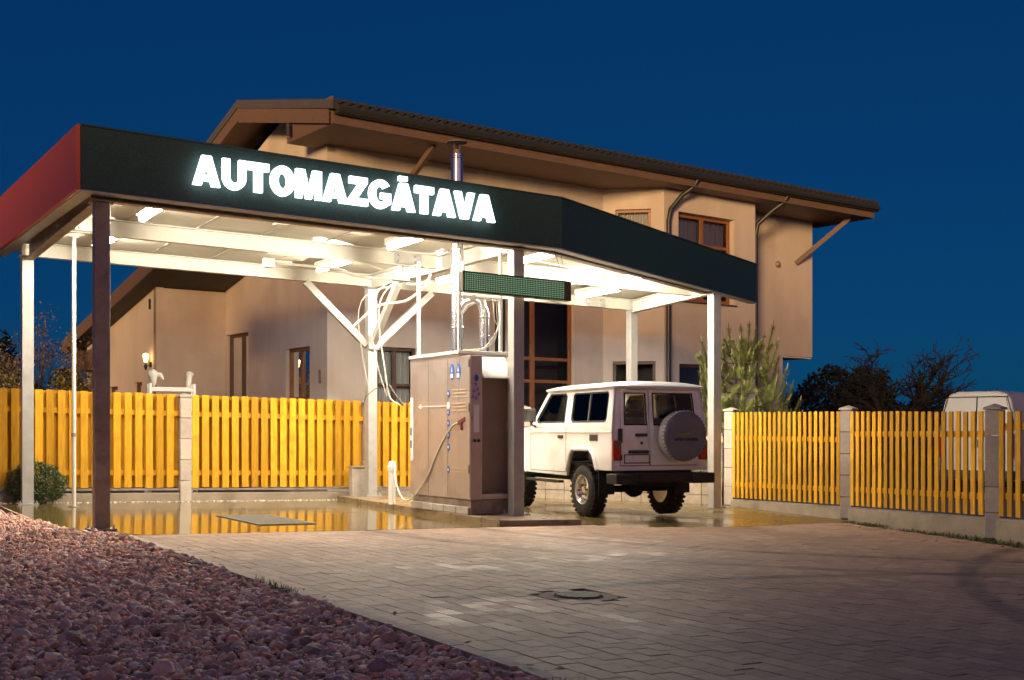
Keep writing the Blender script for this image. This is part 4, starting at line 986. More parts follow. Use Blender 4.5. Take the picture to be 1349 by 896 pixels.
mb.hexa([(-.82, 2.903, 8.76), (-.79, 2.903, 8.76), (-.79, 9.2, 6.75), (-.82, 9.2, 6.75)], [(-.82, 2.903, 9.04), (-.79, 2.903, 9.04), (-.79, 9.2, 7.01), (-.82, 9.2, 7.01)])
mb.hexa([(-.785, -1.6, 7.99), (.2, -1.6, 7.99), (.2, 2.88, 8.95), (-.785, 2.88, 8.95)], [(-.785, -1.6, 8.01), (.2, -1.6, 8.01), (.2, 2.88, 8.99), (-.785, 2.88, 8.99)])
mb.hexa([(-.785, 2.92, 8.93), (.2, 2.92, 8.93), (.2, 9.1, 6.95), (-.785, 9.1, 6.95)], [(-.785, 2.92, 8.99), (.2, 2.92, 8.99), (.2, 9.1, 6.99), (-.785, 9.1, 6.99)])
mb.build("verge_boards", SOFFIT, rf_, smooth=0)
mb = MB(); mb.tube([(-.86, .15, 8.12), (-.86, .15, 7.85)], .05, 8); mb.build("verge_pipe", GUTTER, rf_)
# eaves struts
mb = MB(); mb.bar((15.3, -.19, 6.45), (16.45, -1.2, 7.74), .13, .13); mb.build("eaves_strut", SOFFIT, hs)
mb = MB(); mb.bar((1.6, -.02, 6.6), (1.9, -1.35, 7.74), .11, .11); mb.build("eaves_strut", SOFFIT, hs)
# downpipes
def downpipe(x, y):
    mb = MB(); mb.tube([(x + .55, -1.72, 8.0), (x + .52, -1.6, 7.78), (x + .3, -1.35, 7.55), (x + .05, y - .1, 7.2), (x, y - .07, 6.9), (x, y - .07, -.4)], .062, 10); return mb.build("downpipe", GUTTER, hs)
downpipe(9.15, -1.11); downpipe(12.62, -.95)
mb = MB(); mb.lathe((14.5, -.172, 6.35), (0, -1, 0), [(.09, 0), (.09, .05), (.05, .09)], 14); mb.build("wall_lamp_off", STEEL_D, hs)
# wing on the left
mb = MB(); mb.box(-1.8, -.002, 5.56, 5.76, -.5, 5.05); mb.build("wall", PLASTER, hs, smooth=0, )
op = [(6.6, 7.25, 1.95, 2.75), (8.5, 9.3, 1.2, 2.7)]
pW = lambda a, z, d: (-1.8 + d, a, z)
finish_wall(wall("wall", pW, 5.563, 11.2, -.5, 3.9, op, PLASTER), PLASTER, hs)
mb = MB(); mb.poly([(5.58, 3.901), (11.2, 3.901), (11.2, 4.0), (5.58, 5.25)], [], lambda y, z: (-1.8, y, z), lambda y, z: (-1.6, y, z)); mb.build("wing_gable_top", PLASTER, hs, smooth=0)
window(pW, 6.6, 7.25, 1.95, 2.75, (), (), FRAME_D, parent=hs, sill=False)
window(pW, 8.5, 9.3, 1.2, 2.7, (), (), FRAME_D, parent=hs, sill=False)
mb = MB(); mb.box(-1.825, -1.801, 5.95, 6.05, 4.55, 4.8); mb.build("vent", GUTTER, hs, smooth=0)
mb = MB(); mb.hexa([(-2.3, 4.2, 5.36), (-.01, 4.2, 5.36), (-.01, 11.8, 3.75), (-2.3, 11.8, 3.75)], [(-2.3, 4.2, 5.66), (-.01, 4.2, 5.66), (-.01, 11.8, 4.03), (-2.3, 11.8, 4.03)]); wr = mb.build("wing_roof", M("dark_brown_boards", (.06, .045, .035), .7, 0, .3, 3), hs, smooth=0)
mb = MB(); mb.hexa([(-2.34, 4.2, 5.34), (-2.302, 4.2, 5.34), (-2.302, 11.8, 3.73), (-2.34, 11.8, 3.73)], [(-2.34, 4.2, 5.70), (-2.302, 4.2, 5.70), (-2.302, 11.8, 4.07), (-2.34, 11.8, 4.07)]); mb.build("verge_boards", SOFFIT, wr, smooth=0)
mb = MB(); mb.box(-2.1, -1.9, 9.5, 11.6, 3.2, 3.75); mb.box(-2.1, -1.95, 11.4, 11.55, -.4, 3.2); mb.build("porch_beam", SOFFIT, hs, smooth=0)
# lit carriage lamp on the wing
wl = thing("wall_lantern", "small lit amber wall lantern on the house wing above the fence", "wall lamp", HW(-1.8, 5.92, 3.10), HB)
mb = MB(); mb.box(-.05, .0, -.04, .04, .0, .12); mb.tube([(-.03, 0, .05), (-.12, 0, .02), (-.14, 0, .10)], .012, 6); mb.lathe((-.14, 0, -.08), (0, 0, 1), [(.02, 0), (.05, .1), (.02, .16)], 10); mb.build("bracket", GUTTER, wl)
mb = MB(); mb.lathe((-.14, 0, .12), (0, 0, 1), [(.04, 0), (.075, .16), (.07, .19), (.01, .22)], 10); mb.build("lit_shade", M("amber_glow", (.8, .6, .3), .4, emit=(1, .62, .22), epow=9), wl)

# white trestle stand with two cloth caps behind the fence
ts = thing("garden_trestle", "white slatted trestle with two cloth-wrapped posts peeping over the fence", "trestle", W(2.95, 8.2, -.1), TH)
mb = MB()
for x in (-.42, .42):
    for y in (-.16, .16): mb = MB(); mb.bar((x * 1.06, y, 0), (x, y * .6, 2.28), .05, .05); mb.build("leg", WHITE_M, ts)
mb = MB()
for z in (2.02, 2.13): mb.box(-.41, .41, -.13, -.08, z, z + .05); mb.box(-.41, .41, .08, .13, z, z + .05)
mb.box(-.40, .40, -.075, .075, 2.185, 2.21); mb.build("slat", WHITE_M, ts)
for s in (-1, 1):
    mb = MB(); prof = [(.015, 0), (.05, .06), (.075, .16), (.10, .24), (.07, .31), (.02, .34)] if s < 0 else [(.04, 0), (.055, .1), (.06, .2), (.085, .27), (.03, .31)]
    mb.lathe((s * .33, 0, 2.22), (.1 * s, 0, 1), prof, 9)
    if s < 0: mb.tube([(-.28, 0, 2.46), (-.2, 0, 2.44), (-.15, .01, 2.36)], [.05, .05, .02], 8)
    mb.build("cloth_cap", CLOTH, ts)
# ================================================================== OFF-ROADER (x right, y forward, z up, origin on the ground below the rear left corner)
CA = math.atan2(.41, .914)
car = thing("off_road_car", "white boxy two-door off-roader parked under the canopy, spare wheel on its back", "car", (1.5, 17.6, -.142), CA)
CWD = 1.69
def xl(z): return 0.0 if z <= 1.40 else .085 * (z - 1.40) / .63
def yr(z): return 0.0 if z <= 1.40 else .07 * (z - 1.40) / .63
# body sides
arch_r = [(.44, .74), (.56, .97), (.66, 1.06), (1.26, 1.06), (1.36, .98), (1.48, .70)]
arch_f = [(3.02, .64), (3.12, .92), (3.24, 1.06), (3.86, 1.06), (3.98, .95), (4.08, .72)]
low = [(0, .74)] + arch_r + [(1.5, .62)] + arch_f + [(4.32, .74), (4.34, 1.20), (4.22, 1.33), (2.95, 1.40), (0, 1.40)]
up = [(0, 1.401), (2.93, 1.401), (2.86, 1.44), (2.30, 2.03), (0, 2.03)]
qwin = rect(.20, 1.49, 1.36, 1.94, .06); dwin = [(1.60, 1.49), (2.60, 1.49), (2.63, 1.53), (2.24, 1.93), (2.19, 1.95), (1.66, 1.95), (1.60, 1.90)]
for s, nm in ((0, "side_panel"), (1, "side_panel")):
    sgn = 1 if s == 0 else -1; bx = 0 if s == 0 else CWD
    mb = MB()
    mb.poly(low, [], lambda y, z: (bx, y, z), lambda y, z: (bx + sgn * .05, y, z))
    mb.poly(up, [qwin, dwin], lambda y, z: (bx + sgn * xl(z), y + yr(z) * (1 if y < .05 else 0), z), lambda y, z: (bx + sgn * (xl(z) + .045), y + yr(z) * (1 if y < .05 else 0), z))
    sp0 = mb.build(nm, CARWHITE, car, bevel=.008, smooth=30)
    mb = MB()
    def gl(pts):
        mb.poly(pts, [], lambda y, z: (bx + sgn * (xl(z) + .020), y, z), lambda y, z: (bx + sgn * (xl(z) + .024), y, z))
    gl(qwin); gl(dwin); mb.build("side_glass", CARGLASS, car, smooth=0)
    # black rubber round the windows, sliding bar in the quarter window
    mb = MB()
    for loop in (qwin, dwin):
        pts = [(bx + sgn * (xl(z) + .004), y, z) for y, z in loop]; mb.tube(pts + pts[:2], .014, 6)
    mb.build("window_rubber", BLACK_R, car)
    mb = MB(); mb.bar((bx + sgn * (xl(1.5) + .012), .80, 1.50), (bx + sgn * (xl(1.93) + .012), .80, 1.935), .02, .03); mb.build("window_bar", ALU, car)
    # crease, door gap, wheel-arch lips
    mb = MB(); mb.bar((bx - sgn * .004, .02, 1.325), (bx - sgn * .004, 2.9, 1.325), .018, .014); mb.build("body_crease", CARWHITE, car, bevel=.004)
    mb = MB()
    for y in (1.52, 2.86): mb.box(min(bx - sgn * .002, bx + sgn * .004), max(bx - sgn * .002, bx + sgn * .004), y, y + .010, .68, 1.395)
    mb.box(min(bx - sgn * .002, bx + sgn * .004), max(bx - sgn * .002, bx + sgn * .004), 1.53, 2.86, .675, .685)
    mb.build("door_gap", BLACK_P, car, smooth=0)
    for arc in (arch_r, arch_f):
        mb = MB(); mb.tube([(bx - sgn * .015, y, z) for y, z in arc], .035, 8); mb.build("arch_flare", CARWHITE, car)
    mb = MB(); mb.box(min(bx - sgn * .02, bx), max(bx - sgn * .02, bx), .55, .86, 1.225, 1.30) if False else mb.box(min(bx - sgn * .012, bx - sgn * .001), max(bx - sgn * .012, bx - sgn * .001), .44, .70, 1.19, 1.29)
    vg = mb.build("side_vent", BLACK_P, car, bevel=.004)
    mb = MB(); mb.box(min(bx - sgn * .02, bx - sgn * .001), max(bx - sgn * .02, bx - sgn * .001), 1.62, 1.80, 1.225, 1.275); mb.build("door_handle", BLACK_P, car, bevel=.005)
    mb = MB(); mb.box(min(bx - sgn * .10, bx + sgn * .0), max(bx - sgn * .10, bx + sgn * .0), 1.6, 2.85, .50, .545) ; mb.build("side_step", CHASSIS, car, bevel=.008)
    # mirror
    mb = MB(); cx0 = bx - sgn * .15; mb.hexa([(cx0 - .10, 2.55, 1.50), (cx0 + .10, 2.55, 1.50), (cx0 + .10, 2.63, 1.50), (cx0 - .10, 2.63, 1.50)], [(cx0 - .10, 2.55, 1.72), (cx0 + .10, 2.55, 1.72), (cx0 + .10, 2.63, 1.72), (cx0 - .10, 2.63, 1.72)])
    mb.tube([(bx, 2.66, 1.42), (bx - sgn * .10, 2.60, 1.44), (bx - sgn * .13, 2.59, 1.50)], .018, 6); mr_ = mb.build("mirror", BLACK_P, car, bevel=.02)
    mb = MB(); mb.add([(cx0 - .085, 2.545, 1.515), (cx0 + .085, 2.545, 1.515), (cx0 + .085, 2.545, 1.705), (cx0 - .085, 2.545, 1.705)], [(0, 1, 2, 3)]); mb.build("mirror_glass", ALU, mr_, smooth=0)
# roof: crowned panel with rolled edges
mb = MB(); nx_, ny_ = 18, 22; vs = []
for j in range(ny_ + 1):
    for i in range(nx_ + 1):
        a = -1 + 2 * i / nx_; b = -1 + 2 * j / ny_
        a2 = math.copysign(abs(a) ** .55, a); b2 = math.copysign(abs(b) ** .55, b)
        x = CWD / 2 + a2 * (.815); y = 1.17 + b2 * 1.21
        z = 2.025 + .085 * (1 - abs(a2) ** 3.2) ** .55 * (1 - abs(b2) ** 7) ** .5 + .012 * (1 - a2 * a2)
        vs.append((x, y, z))
fs = [(j * (nx_ + 1) + i, j * (nx_ + 1) + i + 1, (j + 1) * (nx_ + 1) + i + 1, (j + 1) * (nx_ + 1) + i) for j in range(ny_) for i in range(nx_)]
mb.add(vs, fs); mb.box(.05, CWD - .05, .0, 2.34, 1.995, 2.022)
mb.build("roof", CARWHITE, car, smooth=60)
mb = MB(); pth = [(.04, 2.3, 2.02), (.035, .05, 2.02), (.08, -.03, 2.02), (CWD - .08, -.03, 2.02), (CWD - .035, .05, 2.02), (CWD - .04, 2.3, 2.02)]; mb.tube(pth, .018, 8); mb.build("roof_gutter", CARWHITE, car)
# rear frame, two barn doors
rm = lambda off: (lambda x, z: (x if True else x, off + yr(z), z))
outer = [(.0, .74), (CWD, .74), (CWD, 1.40), (CWD - .085, 2.03), (.085, 2.03), (.0, 1.40)]
ld = [(.155, .82), (.655, .82), (.655, 1.97), (.19, 1.97), (.155, 1.40)]; rd = [(.675, .82), (1.535, .82), (1.535, 1.40), (1.50, 1.97), (.675, 1.97)]
mb = MB(); mb.poly(outer, [[(.145, .81), (1.545, .81), (1.545, 1.40), (1.505, 1.98), (.185, 1.98), (.145, 1.40)]], rm(0), rm(.05)); mb.build("rear_frame", CARWHITE, car, bevel=.012)
lw = [(.215, 1.44), (.60, 1.44), (.60, 1.92), (.245, 1.92)]; rw = [(.73, 1.44), (1.475, 1.44), (1.445, 1.92), (.73, 1.92)]
for outl, win, lab in ((ld, lw, None), (rd, rw, "wider right-hand tail door that carries the spare wheel")):
    mb = MB(); mb.poly(outl, [win], rm(-.012), rm(.035)); dd = mb.build("rear_door", CARWHITE, car, bevel=.008)
    if lab: dd['label'] = lab
    mb = MB(); mb.poly(win, [], rm(.006), rm(.011)); mb.build("rear_glass", CARGLASS, dd, smooth=0)
    mb = MB(); f_ = rm(-.014); pts = [f_(*p) for p in win]; mb.tube(pts + pts[:2], .014, 6); mb.build("window_rubber", BLACK_R, dd)
mb = MB(); mb.box(.40, .60, -.05, -.014, 1.26, 1.305); mb.box(.49, .53, -.03, -.013, 1.14, 1.18); mb.build("door_handle", BLACK_P, car, bevel=.006)
mb = MB(); mb.box(.10, .175, -.035, -.002, 1.16, 1.38); mb.box(.10, .175, -.03, -.002, .9, .98); mb.build("door_hinge", BLACK_P, car, bevel=.012)
mb = MB(); mb.tube([(1.36, .01, 1.43), (1.2, -.005, 1.6), (1.12, .0, 1.86)], .008, 5); mb.build("rear_wiper", BLACK_P, car)
for x in (.075, CWD - .075):
    mb = MB(); mb.box(x - .07, x + .07, -.045, -.001, .90, 1.20); tl = mb.build("tail_light", REDLENS, car, bevel=.012)
    mb = MB(); mb.box(x - .055, x + .055, -.052, -.046, 1.09, 1.18); mb.build("reverse_lens", M("smoky_lens", (.12, .08, .07), .2, coat=.4), tl, bevel=.004)
mb = MB(); mb.box(.28, .63, -.05, -.014, 1.0, 1.05); mb.build("plate_lamp", BLACK_P, car, bevel=.008)
mb = MB(); mb.box(.22, .64, -.022, -.0135, .865, .975); np_ = mb.build("number_plate", M("plate_white", (.72, .72, .66), .35), car, bevel=.004); mb = MB(); mb.box(.205, .655, -.018, -.0132, .85, .99); mb.build("plate_frame", BLACK_P, np_)
mb = MB(); mb.box(.05, CWD - .05, -.17, -.03, .56, .70); mb.box(-.03, .36, -.20, .12, .54, .70); mb.box(CWD - .36, CWD + .03, -.20, .12, .54, .70); mb.build("rear_bumper", CHASSIS, car, bevel=.02)
# underside
mb = MB(); mb.box(.25, CWD - .25, .05, 4.2, .60, .78); mb.box(.42, .52, .0, 4.2, .52, .62); mb.box(CWD - .52, CWD - .42, .0, 4.2, .52, .62); mb.tube([(.2, .98, .42), (1.5, .98, .42)], .055, 10); mb.lathe((.95, .86, .42), (0, 1, 0), [(.03, 0), (.13, .03), (.15, .12), (.13, .21), (.03, .24)], 14)
mb.box(.6, 1.2, .15, .75, .48, .62); mb.tube([(.35, .95, .42), (.35, 1.9, .58)], .03, 6); mb.tube([(1.34, .95, .42), (1.34, 1.9, .58)], .03, 6); mb.build("chassis", CHASSIS, car)
mb = MB(); mb.box(.07, CWD - .07, .10, 2.9, .785, .82); mb.box(.06, CWD - .06, 2.9, 4.2, .80, 1.30); mb.build("floor_pan", CHASSIS, car, smooth=0)
mb = MB(); mb.hexa([(.06, 2.90, 1.31), (CWD - .06, 2.90, 1.31), (CWD - .1, 4.22, 1.25), (.1, 4.22, 1.25)], [(.05, 2.90, 1.41), (CWD - .05, 2.90, 1.41), (CWD - .08, 4.20, 1.33), (.08, 4.20, 1.33)]); mb.build("bonnet", CARWHITE, car, bevel=.03)
mb = MB(); mb.box(.1, CWD - .1, 4.2, 4.30, .78, 1.26); mb.build("grille", BLACK_P, car, bevel=.02)
# windscreen
mb = MB(); wsl = lambda x, t: (x, 2.86 - .56 * t, 1.44 + .59 * t)
mb.add([wsl(.07, 0), wsl(CWD - .07, 0), wsl(CWD - .12, 1), wsl(.12, 1)], [(0, 1, 2, 3)]); mb.build("windscreen", CARGLASS, car, smooth=0)
mb = MB(); mb.box(.07, CWD - .07, 2.55, 2.9, 1.22, 1.43); mb.build("dashboard", BLACK_P, car, bevel=.03)
mb = MB(); mb.lathe((.42, 2.36, 1.42), (0, -.85, .5), [(.19, 0), (.205, .015), (.19, .03), (.175, .015), (.19, 0)], 20); mb.build("steering_wheel", BLACK_P, car)
for x in (.15, .92):
    mb = MB(); mb.box(x, x + .58, 1.65, 2.2, .85, 1.12); mb.hexa([(x + .02, 1.55, 1.1), (x + .56, 1.55, 1.1), (x + .56, 1.70, 1.1), (x + .02, 1.70, 1.1)], [(x + .06, 1.38, 1.66), (x + .52, 1.38, 1.66), (x + .52, 1.48, 1.66), (x + .06, 1.48, 1.66)]); mb.box(x + .15, x + .43, 1.36, 1.46, 1.69, 1.86); mb.build("front_seat", SEAT, car, bevel=.04)
mb = MB(); mb.box(.2, CWD - .2, .75, 1.15, .85, 1.1); mb.hexa([(.2, .62, 1.05), (CWD - .2, .62, 1.05), (CWD - .2, .78, 1.05), (.2, .78, 1.05)], [(.24, .50, 1.55), (CWD - .24, .50, 1.55), (CWD - .24, .60, 1.55), (.24, .60, 1.55)]); mb.build("rear_seat", SEAT, car, bevel=.04)
# spare wheel
spn = thing("spare_tmp", "x", "x"); bpy.data.objects.remove(spn)
sx_, sz_, sr = 1.14, 1.27, .385
mb = MB(); mb.lathe((sx_, -.05, sz_), (0, -1, 0), [(.30, 0), (.37, .015), (sr, .06), (sr + .004, .14), (sr - .004, .20)], 40); spw = mb.build("spare_wheel_cover", VINYL_L, car, smooth=50)
mb = MB(); mb.lathe((sx_, -.25, sz_), (0, -1, 0), [(sr - .004, 0), (sr - .012, .016), (sr - .045, .028), (.33, .030), (.325, .026), (.30, .028), (.02, .034)], 40); cf = mb.build("cover_face", VINYL, spw, smooth=25)
mb = MB()
for k in range(40):
    a = 2 * math.pi * k / 40; mb.tube([(sx_ + (sr + .004) * math.cos(a), -.215, sz_ + (sr + .004) * math.sin(a)), (sx_ + (sr - .005) * math.cos(a), -.262, sz_ + (sr - .005) * math.sin(a))], .008, 4)
mb.build("gathered_edge", VINYL, spw)
def text_mesh(name, s, size, mat, parent, mtx, thick=.0015):
    cu = bpy.data.curves.new(name, 'FONT'); cu.body = s; cu.size = size; cu.extrude = thick; cu.align_x = 'CENTER'; cu.offset = .0012
    o = bpy.data.objects.new(name, cu); COL.objects.link(o); bpy.context.view_layer.update()
    me = bpy.data.meshes.new_from_object(o.evaluated_get(bpy.context.evaluated_depsgraph_get())); bpy.data.objects.remove(o)
    me.transform(mtx); me.materials.clear(); me.materials.append(mat); ob = bpy.data.objects.new(name, me); COL.objects.link(ob); ob.parent = parent; return ob
text_mesh("cover_lettering", "LAND CRUISER", .062, BLACK_P, spw, Matrix.Translation((sx_, -.287, sz_ - .075)) @ Matrix.Rotation(R(90), 4, 'X'))
mb = MB(); mb.poly([(-.20, .01), (-.12, .035), (.0, .05), (.12, .09), (.2, .08), (.14, .05), (.02, .015), (-.1, .0)], [], lambda a, b: (sx_ + a, -.2865, sz_ + b), lambda a, b: (sx_ + a, -.284, sz_ + b)); mb.build("cover_stripe", M("olive_print", (.16, .20, .06), .5), spw, smooth=0)
# wheels
def wheel(x, y, side):
    tb = MB(); ax = (side, 0, 0); c0 = (x - side * .135, y, .415)
    tb.lathe(c0, ax, [(.235, .01), (.30, .0), (.36, .012), (.392, .035), (.398, .07), (.398, .20), (.392, .235), (.36, .258), (.30, .27), (.235, .26)], 40, cap=False)
    for k in range(30):
        for r_ in range(2):
            a = 2 * math.pi * (k + .5 * r_) / 30; ca, sa = math.cos(a), math.sin(a); t = Vector((0, -sa, ca)); n_ = Vector((0, ca, sa)); A_ = Vector((side, 0, 0))
            cc = Vector(c0) + n_ * .408
            h0, h1 = (.018, .115) if r_ == 0 else (.155, .252)
            P = []
            for zz in (-.018, .016):
                for (hh, tt) in ((h0, -.026), (h1, -.018), (h1, .018), (h0, .026)): P.append(cc + n_ * zz + A_ * hh + t * tt)
            tb.add(P, [(0, 3, 2, 1), (4, 5, 6, 7), (0, 1, 5, 4), (1, 2, 6, 5), (2, 3, 7, 6), (3, 0, 4, 7)])
    w = tb.build("wheel", BLACK_R, car, smooth=35)
    rb = MB(); c1 = (x, y, .415); out = side
    rb.lathe(c1, ax, [(.235, -.12), (.238, .125), (.225, .13), (.205, .115), (.195, .06), (.17, .03), (.13, .045), (.10, .07), (.055, .075), (.05, .10), (.01, .105)], 32)
    r = rb.build("rim", ALU, w, smooth=35)
    hb = MB()
    for k in range(6):
        a = 2 * math.pi * k / 6; hb.lathe((x + side * .06, y + .085 * math.cos(a), .415 + .085 * math.sin(a)), ax, [(.014, 0), (.014, .03), (.006, .034)], 6)
    for k in range(8):
        a = 2 * math.pi * (k + .5) / 8; hb.lathe((x + side * .028, y + .165 * math.cos(a), .415 + .165 * math.sin(a)), ax, [(.02, 0), (.021, .012), (.012, .013)], 10)
    hb.build("wheel_nuts", BLACK_P, w)
    return w
for yy in (.98, 3.56): wheel(.13, yy, -1); wheel(CWD - .13, yy, 1)
for x in (.02, CWD - .30):
    mb = MB(); mb.box(x, x + .28, .45, .462, .36, .72); mb.build("mud_flap", BLACK_R, car)

# ================================================================== VAN behind the right fence
def px(x, Y): return (x - 674.5) / 1540 * Y
vn = thing("panel_van", "white high-roofed panel van parked behind the open-slatted fence", "van", (px(1236, 29), 29.0, -.35), R(-44))
mb = MB(); prof = [(0, .35), (0, 1.5), (.04, 1.9), (.14, 2.32), (.26, 2.46), (.45, 2.52), (1.43, 2.52), (1.62, 2.46), (1.74, 2.32), (1.84, 1.9), (1.88, 1.5), (1.88, .35)]
mb.poly(prof, [], lambda x, z: (x, 0 + .10 * max(0, z - 1.3) / 1.2, z), lambda x, z: (x, 5.2, z)); vb = mb.build("body", M("van_paint", (.62, .58, .52), .4, 0, .06, 3), vn, bevel=.05, smooth=30, bseg=3)
for x0, x1 in ((.10, .93), (.955, 1.78)):
    mb = MB(); ins = .14 if x0 < .5 else 0; ins2 = .14 if x0 > .5 else 0
    mb.poly([(x0, .5), (x1, .5), (x1, 1.7), (x1 - ins2, 2.36), (x0 + ins, 2.36), (x0, 1.7)], [], lambda x, z: (x, -.03 + .10 * max(0, z - 1.3) / 1.2, z), lambda x, z: (x, -.002 + .10 * max(0, z - 1.3) / 1.2, z)); mb.build("rear_door", MATS["van_paint"], vn, bevel=.012)
mb = MB(); mb.tube([(.06, -.01, .5), (.06, .03, 1.8), (.22, .08, 2.38), (1.66, .08, 2.38), (1.82, .03, 1.8), (1.82, -.01, .5)], .014, 6); mb.tube([(.942, -.02, .5), (.942, .02, 1.7), (.942, .07, 2.38)], .010, 6); mb.build("door_gap", BLACK_R, vn)
mb = MB(); mb.box(.99, 1.05, -.07, -.032, 1.15, 1.35); mb.build("door_handle", BLACK_P, vn, bevel=.01)
for x in (.03, 1.75):
    mb = MB(); mb.box(x, x + .10, -.05, -.005, .9, 1.5); mb.build("tail_light", REDLENS, vn, bevel=.01)
mb = MB(); mb.box(0, 1.88, -.1, .1, .38, .6); mb.build("bumper", BLACK_P, vn, bevel=.03)
for x in (.02, 1.62):
    for y in (.9, 4.2):
        mb = MB(); mb.lathe((x, y, .34), (1, 0, 0), [(.2, 0), (.34, .02), (.34, .2), (.2, .22)], 20); mb.build("wheel", BLACK_R, vn)

# ================================================================== TREES
def leaf_mesh(name, pts, mat, size, parent, spread=.5, up=0.0, aspect=1.6):
    n = len(pts); C = np.array(pts); d = rng.normal(size=(n, 3)); d[:, 2] += up; d /= np.linalg.norm(d, axis=1)[:, None]
    e = rng.normal(size=(n, 3)); e -= d * (e * d).sum(1)[:, None]; e /= np.linalg.norm(e, axis=1)[:, None]
    s = size * rng.uniform(.6, 1.35, (n, 1)); L, Wd = d * s * aspect, e * s * .5
    V = np.stack([C, C + L * .5 + Wd, C + L, C + L * .5 - Wd], 1).reshape(-1, 3); F = np.arange(4 * n).reshape(n, 4)
    o = np_mesh(name, V, F, mat, np.repeat(rng.random(n), 4), smooth=False); o.parent = parent; return o
LEAFG = M("leaf_green", (.055, .075, .022), .6, 0, .3, 5, rnd=.45)
LEAFY = M("leaf_yellow", (.24, .22, .035), .6, 0, .3, 5, rnd=.4)
LEAFD = M("leaf_dark", (.007, .009, .008), .7, 0, .3, 5, rnd=.5)
NEED = M("pine_needle", (.29, .32, .085), .55, 0, .25, 6, rnd=.4)
CANDLE = M("pine_candle", (.30, .26, .11), .6, 0, .2, 10)
def grow(mb, p, d, L, r, depth, tips, spread=.7, grav=0.0, seg=4, ratio=.72, kids=(2, 4), rr=None, rmin=.004):
    rr = rr or random; pts = [p]; rs = [r]; q = p.copy(); dd = d.copy()
    for i in range(seg):
        dd = (dd + Vector((rr.gauss(0, .16), rr.gauss(0, .16), rr.gauss(0, .12) + grav))).normalized(); q = q + dd * (L / seg); pts.append(q.copy()); rs.append(max(rmin, r * (1 - .42 * (i + 1) / seg)))
    mb.tube(pts, rs, 6 if r > .015 else 4, cap=False)
    if depth <= 0: tips.append((q, dd)); return
    for k in range(rr.randint(*kids)):
        i = rr.randint(max(1, seg // 2), seg); b = pts[i]; nd_ = (dd + Vector((rr.gauss(0, spread), rr.gauss(0, spread), rr.gauss(.05, spread * .8)))).normalized()
        grow(mb, b, nd_, L * ratio * rr.uniform(.7, 1.15), rs[i] * .7, depth - 1, tips, spread, grav, seg, ratio, kids, rr, rmin)
    tips.append((q, dd))
# young pine behind the corner of the fences
pn = thing("pine_tree", "young pine with upright pale candles behind the fence corner, lit by the wash", "tree", (px(976, 26.5), 26.5, -.3))
mb = MB(); mb.tube([(0, 0, 0), (.05, 0, 1.2), (.02, .03, 2.6), (0, 0, 3.5)], [.07, .055, .035, .018], 8); mb.build("trunk", BARK, pn)
tw = MB(); shoots = []
rp = random.Random(5)
for lev in range(9):
    z = .35 + lev * .33; rad = 1.8 * (1 - lev / 13); nb = 5
    for k in range(nb):
        a = 2 * math.pi * (k + rp.random() * .6) / nb + lev; L = rad * rp.uniform(.75, 1.1)
        pts = [Vector((0, 0, z)), Vector((math.cos(a) * L * .45, math.sin(a) * L * .45, z + .05)), Vector((math.cos(a) * L * .8, math.sin(a) * L * .8, z + .22)), Vector((math.cos(a) * L, math.sin(a) * L, z + .85))]
        tw.tube(pts, [.02, .016, .012, .008], 5)
        shoots += [(pts[1], pts[2]), (pts[2], pts[3])]
        for s_ in range(3):
            b = pts[1].lerp(pts[2], rp.random()); e = b + Vector((rp.gauss(0, .22), rp.gauss(0, .22), rp.uniform(.25, .5))); tw.tube([b, e], [.010, .006], 4); shoots.append((b, e))
shoots.append((Vector((0, 0, 2.9)), Vector((0, 0, 3.85)))); tw.tube([(0, 0, 3.4), (0, 0, 3.85)], [.018, .010], 5)
for a in range(5): shoots.append((Vector((0, 0, 3.1)), Vector((.28 * math.cos(a * 1.26), .28 * math.sin(a * 1.26), 3.55)))); tw.tube([shoots[-1][0], shoots[-1][1]], [.012, .007], 4)
tw.build("branches", BARK, pn)
V = []; RN_ = []
for b, e in shoots:
    d = (e - b); L = d.length; d.normalize(); a1 = d.orthogonal().normalized(); a2 = d.cross(a1)
    n_ = int(260 * L / .4)
    for _ in range(n_):
        t = rp.random(); a = rp.uniform(0, 6.283); p = b.lerp(e, t); o_ = (a1 * math.cos(a) + a2 * math.sin(a)); nl = rp.uniform(.08, .15)
        tip = p + o_ * nl * .85 + d * nl * .5; w_ = d.cross(o_) * .0048
        V += [p - w_, p + w_, tip]; rnv = rp.random(); RN_ += [rnv] * 3
V = np.array([tuple(v) for v in V]); F = np.arange(len(V)).reshape(-1, 3)
o = np_mesh("needles", V, F, NEED, np.array(RN_), smooth=False); o.parent = pn
mb = MB()
for b, e in shoots:
    if e.z - b.z > .15: d = (e - b).normalized(); mb.tube([e, e + (d + Vector((0, 0, .8))).normalized() * rp.uniform(.08, .17)], [.014, .008], 5)
mb.build("candles", CANDLE, pn)
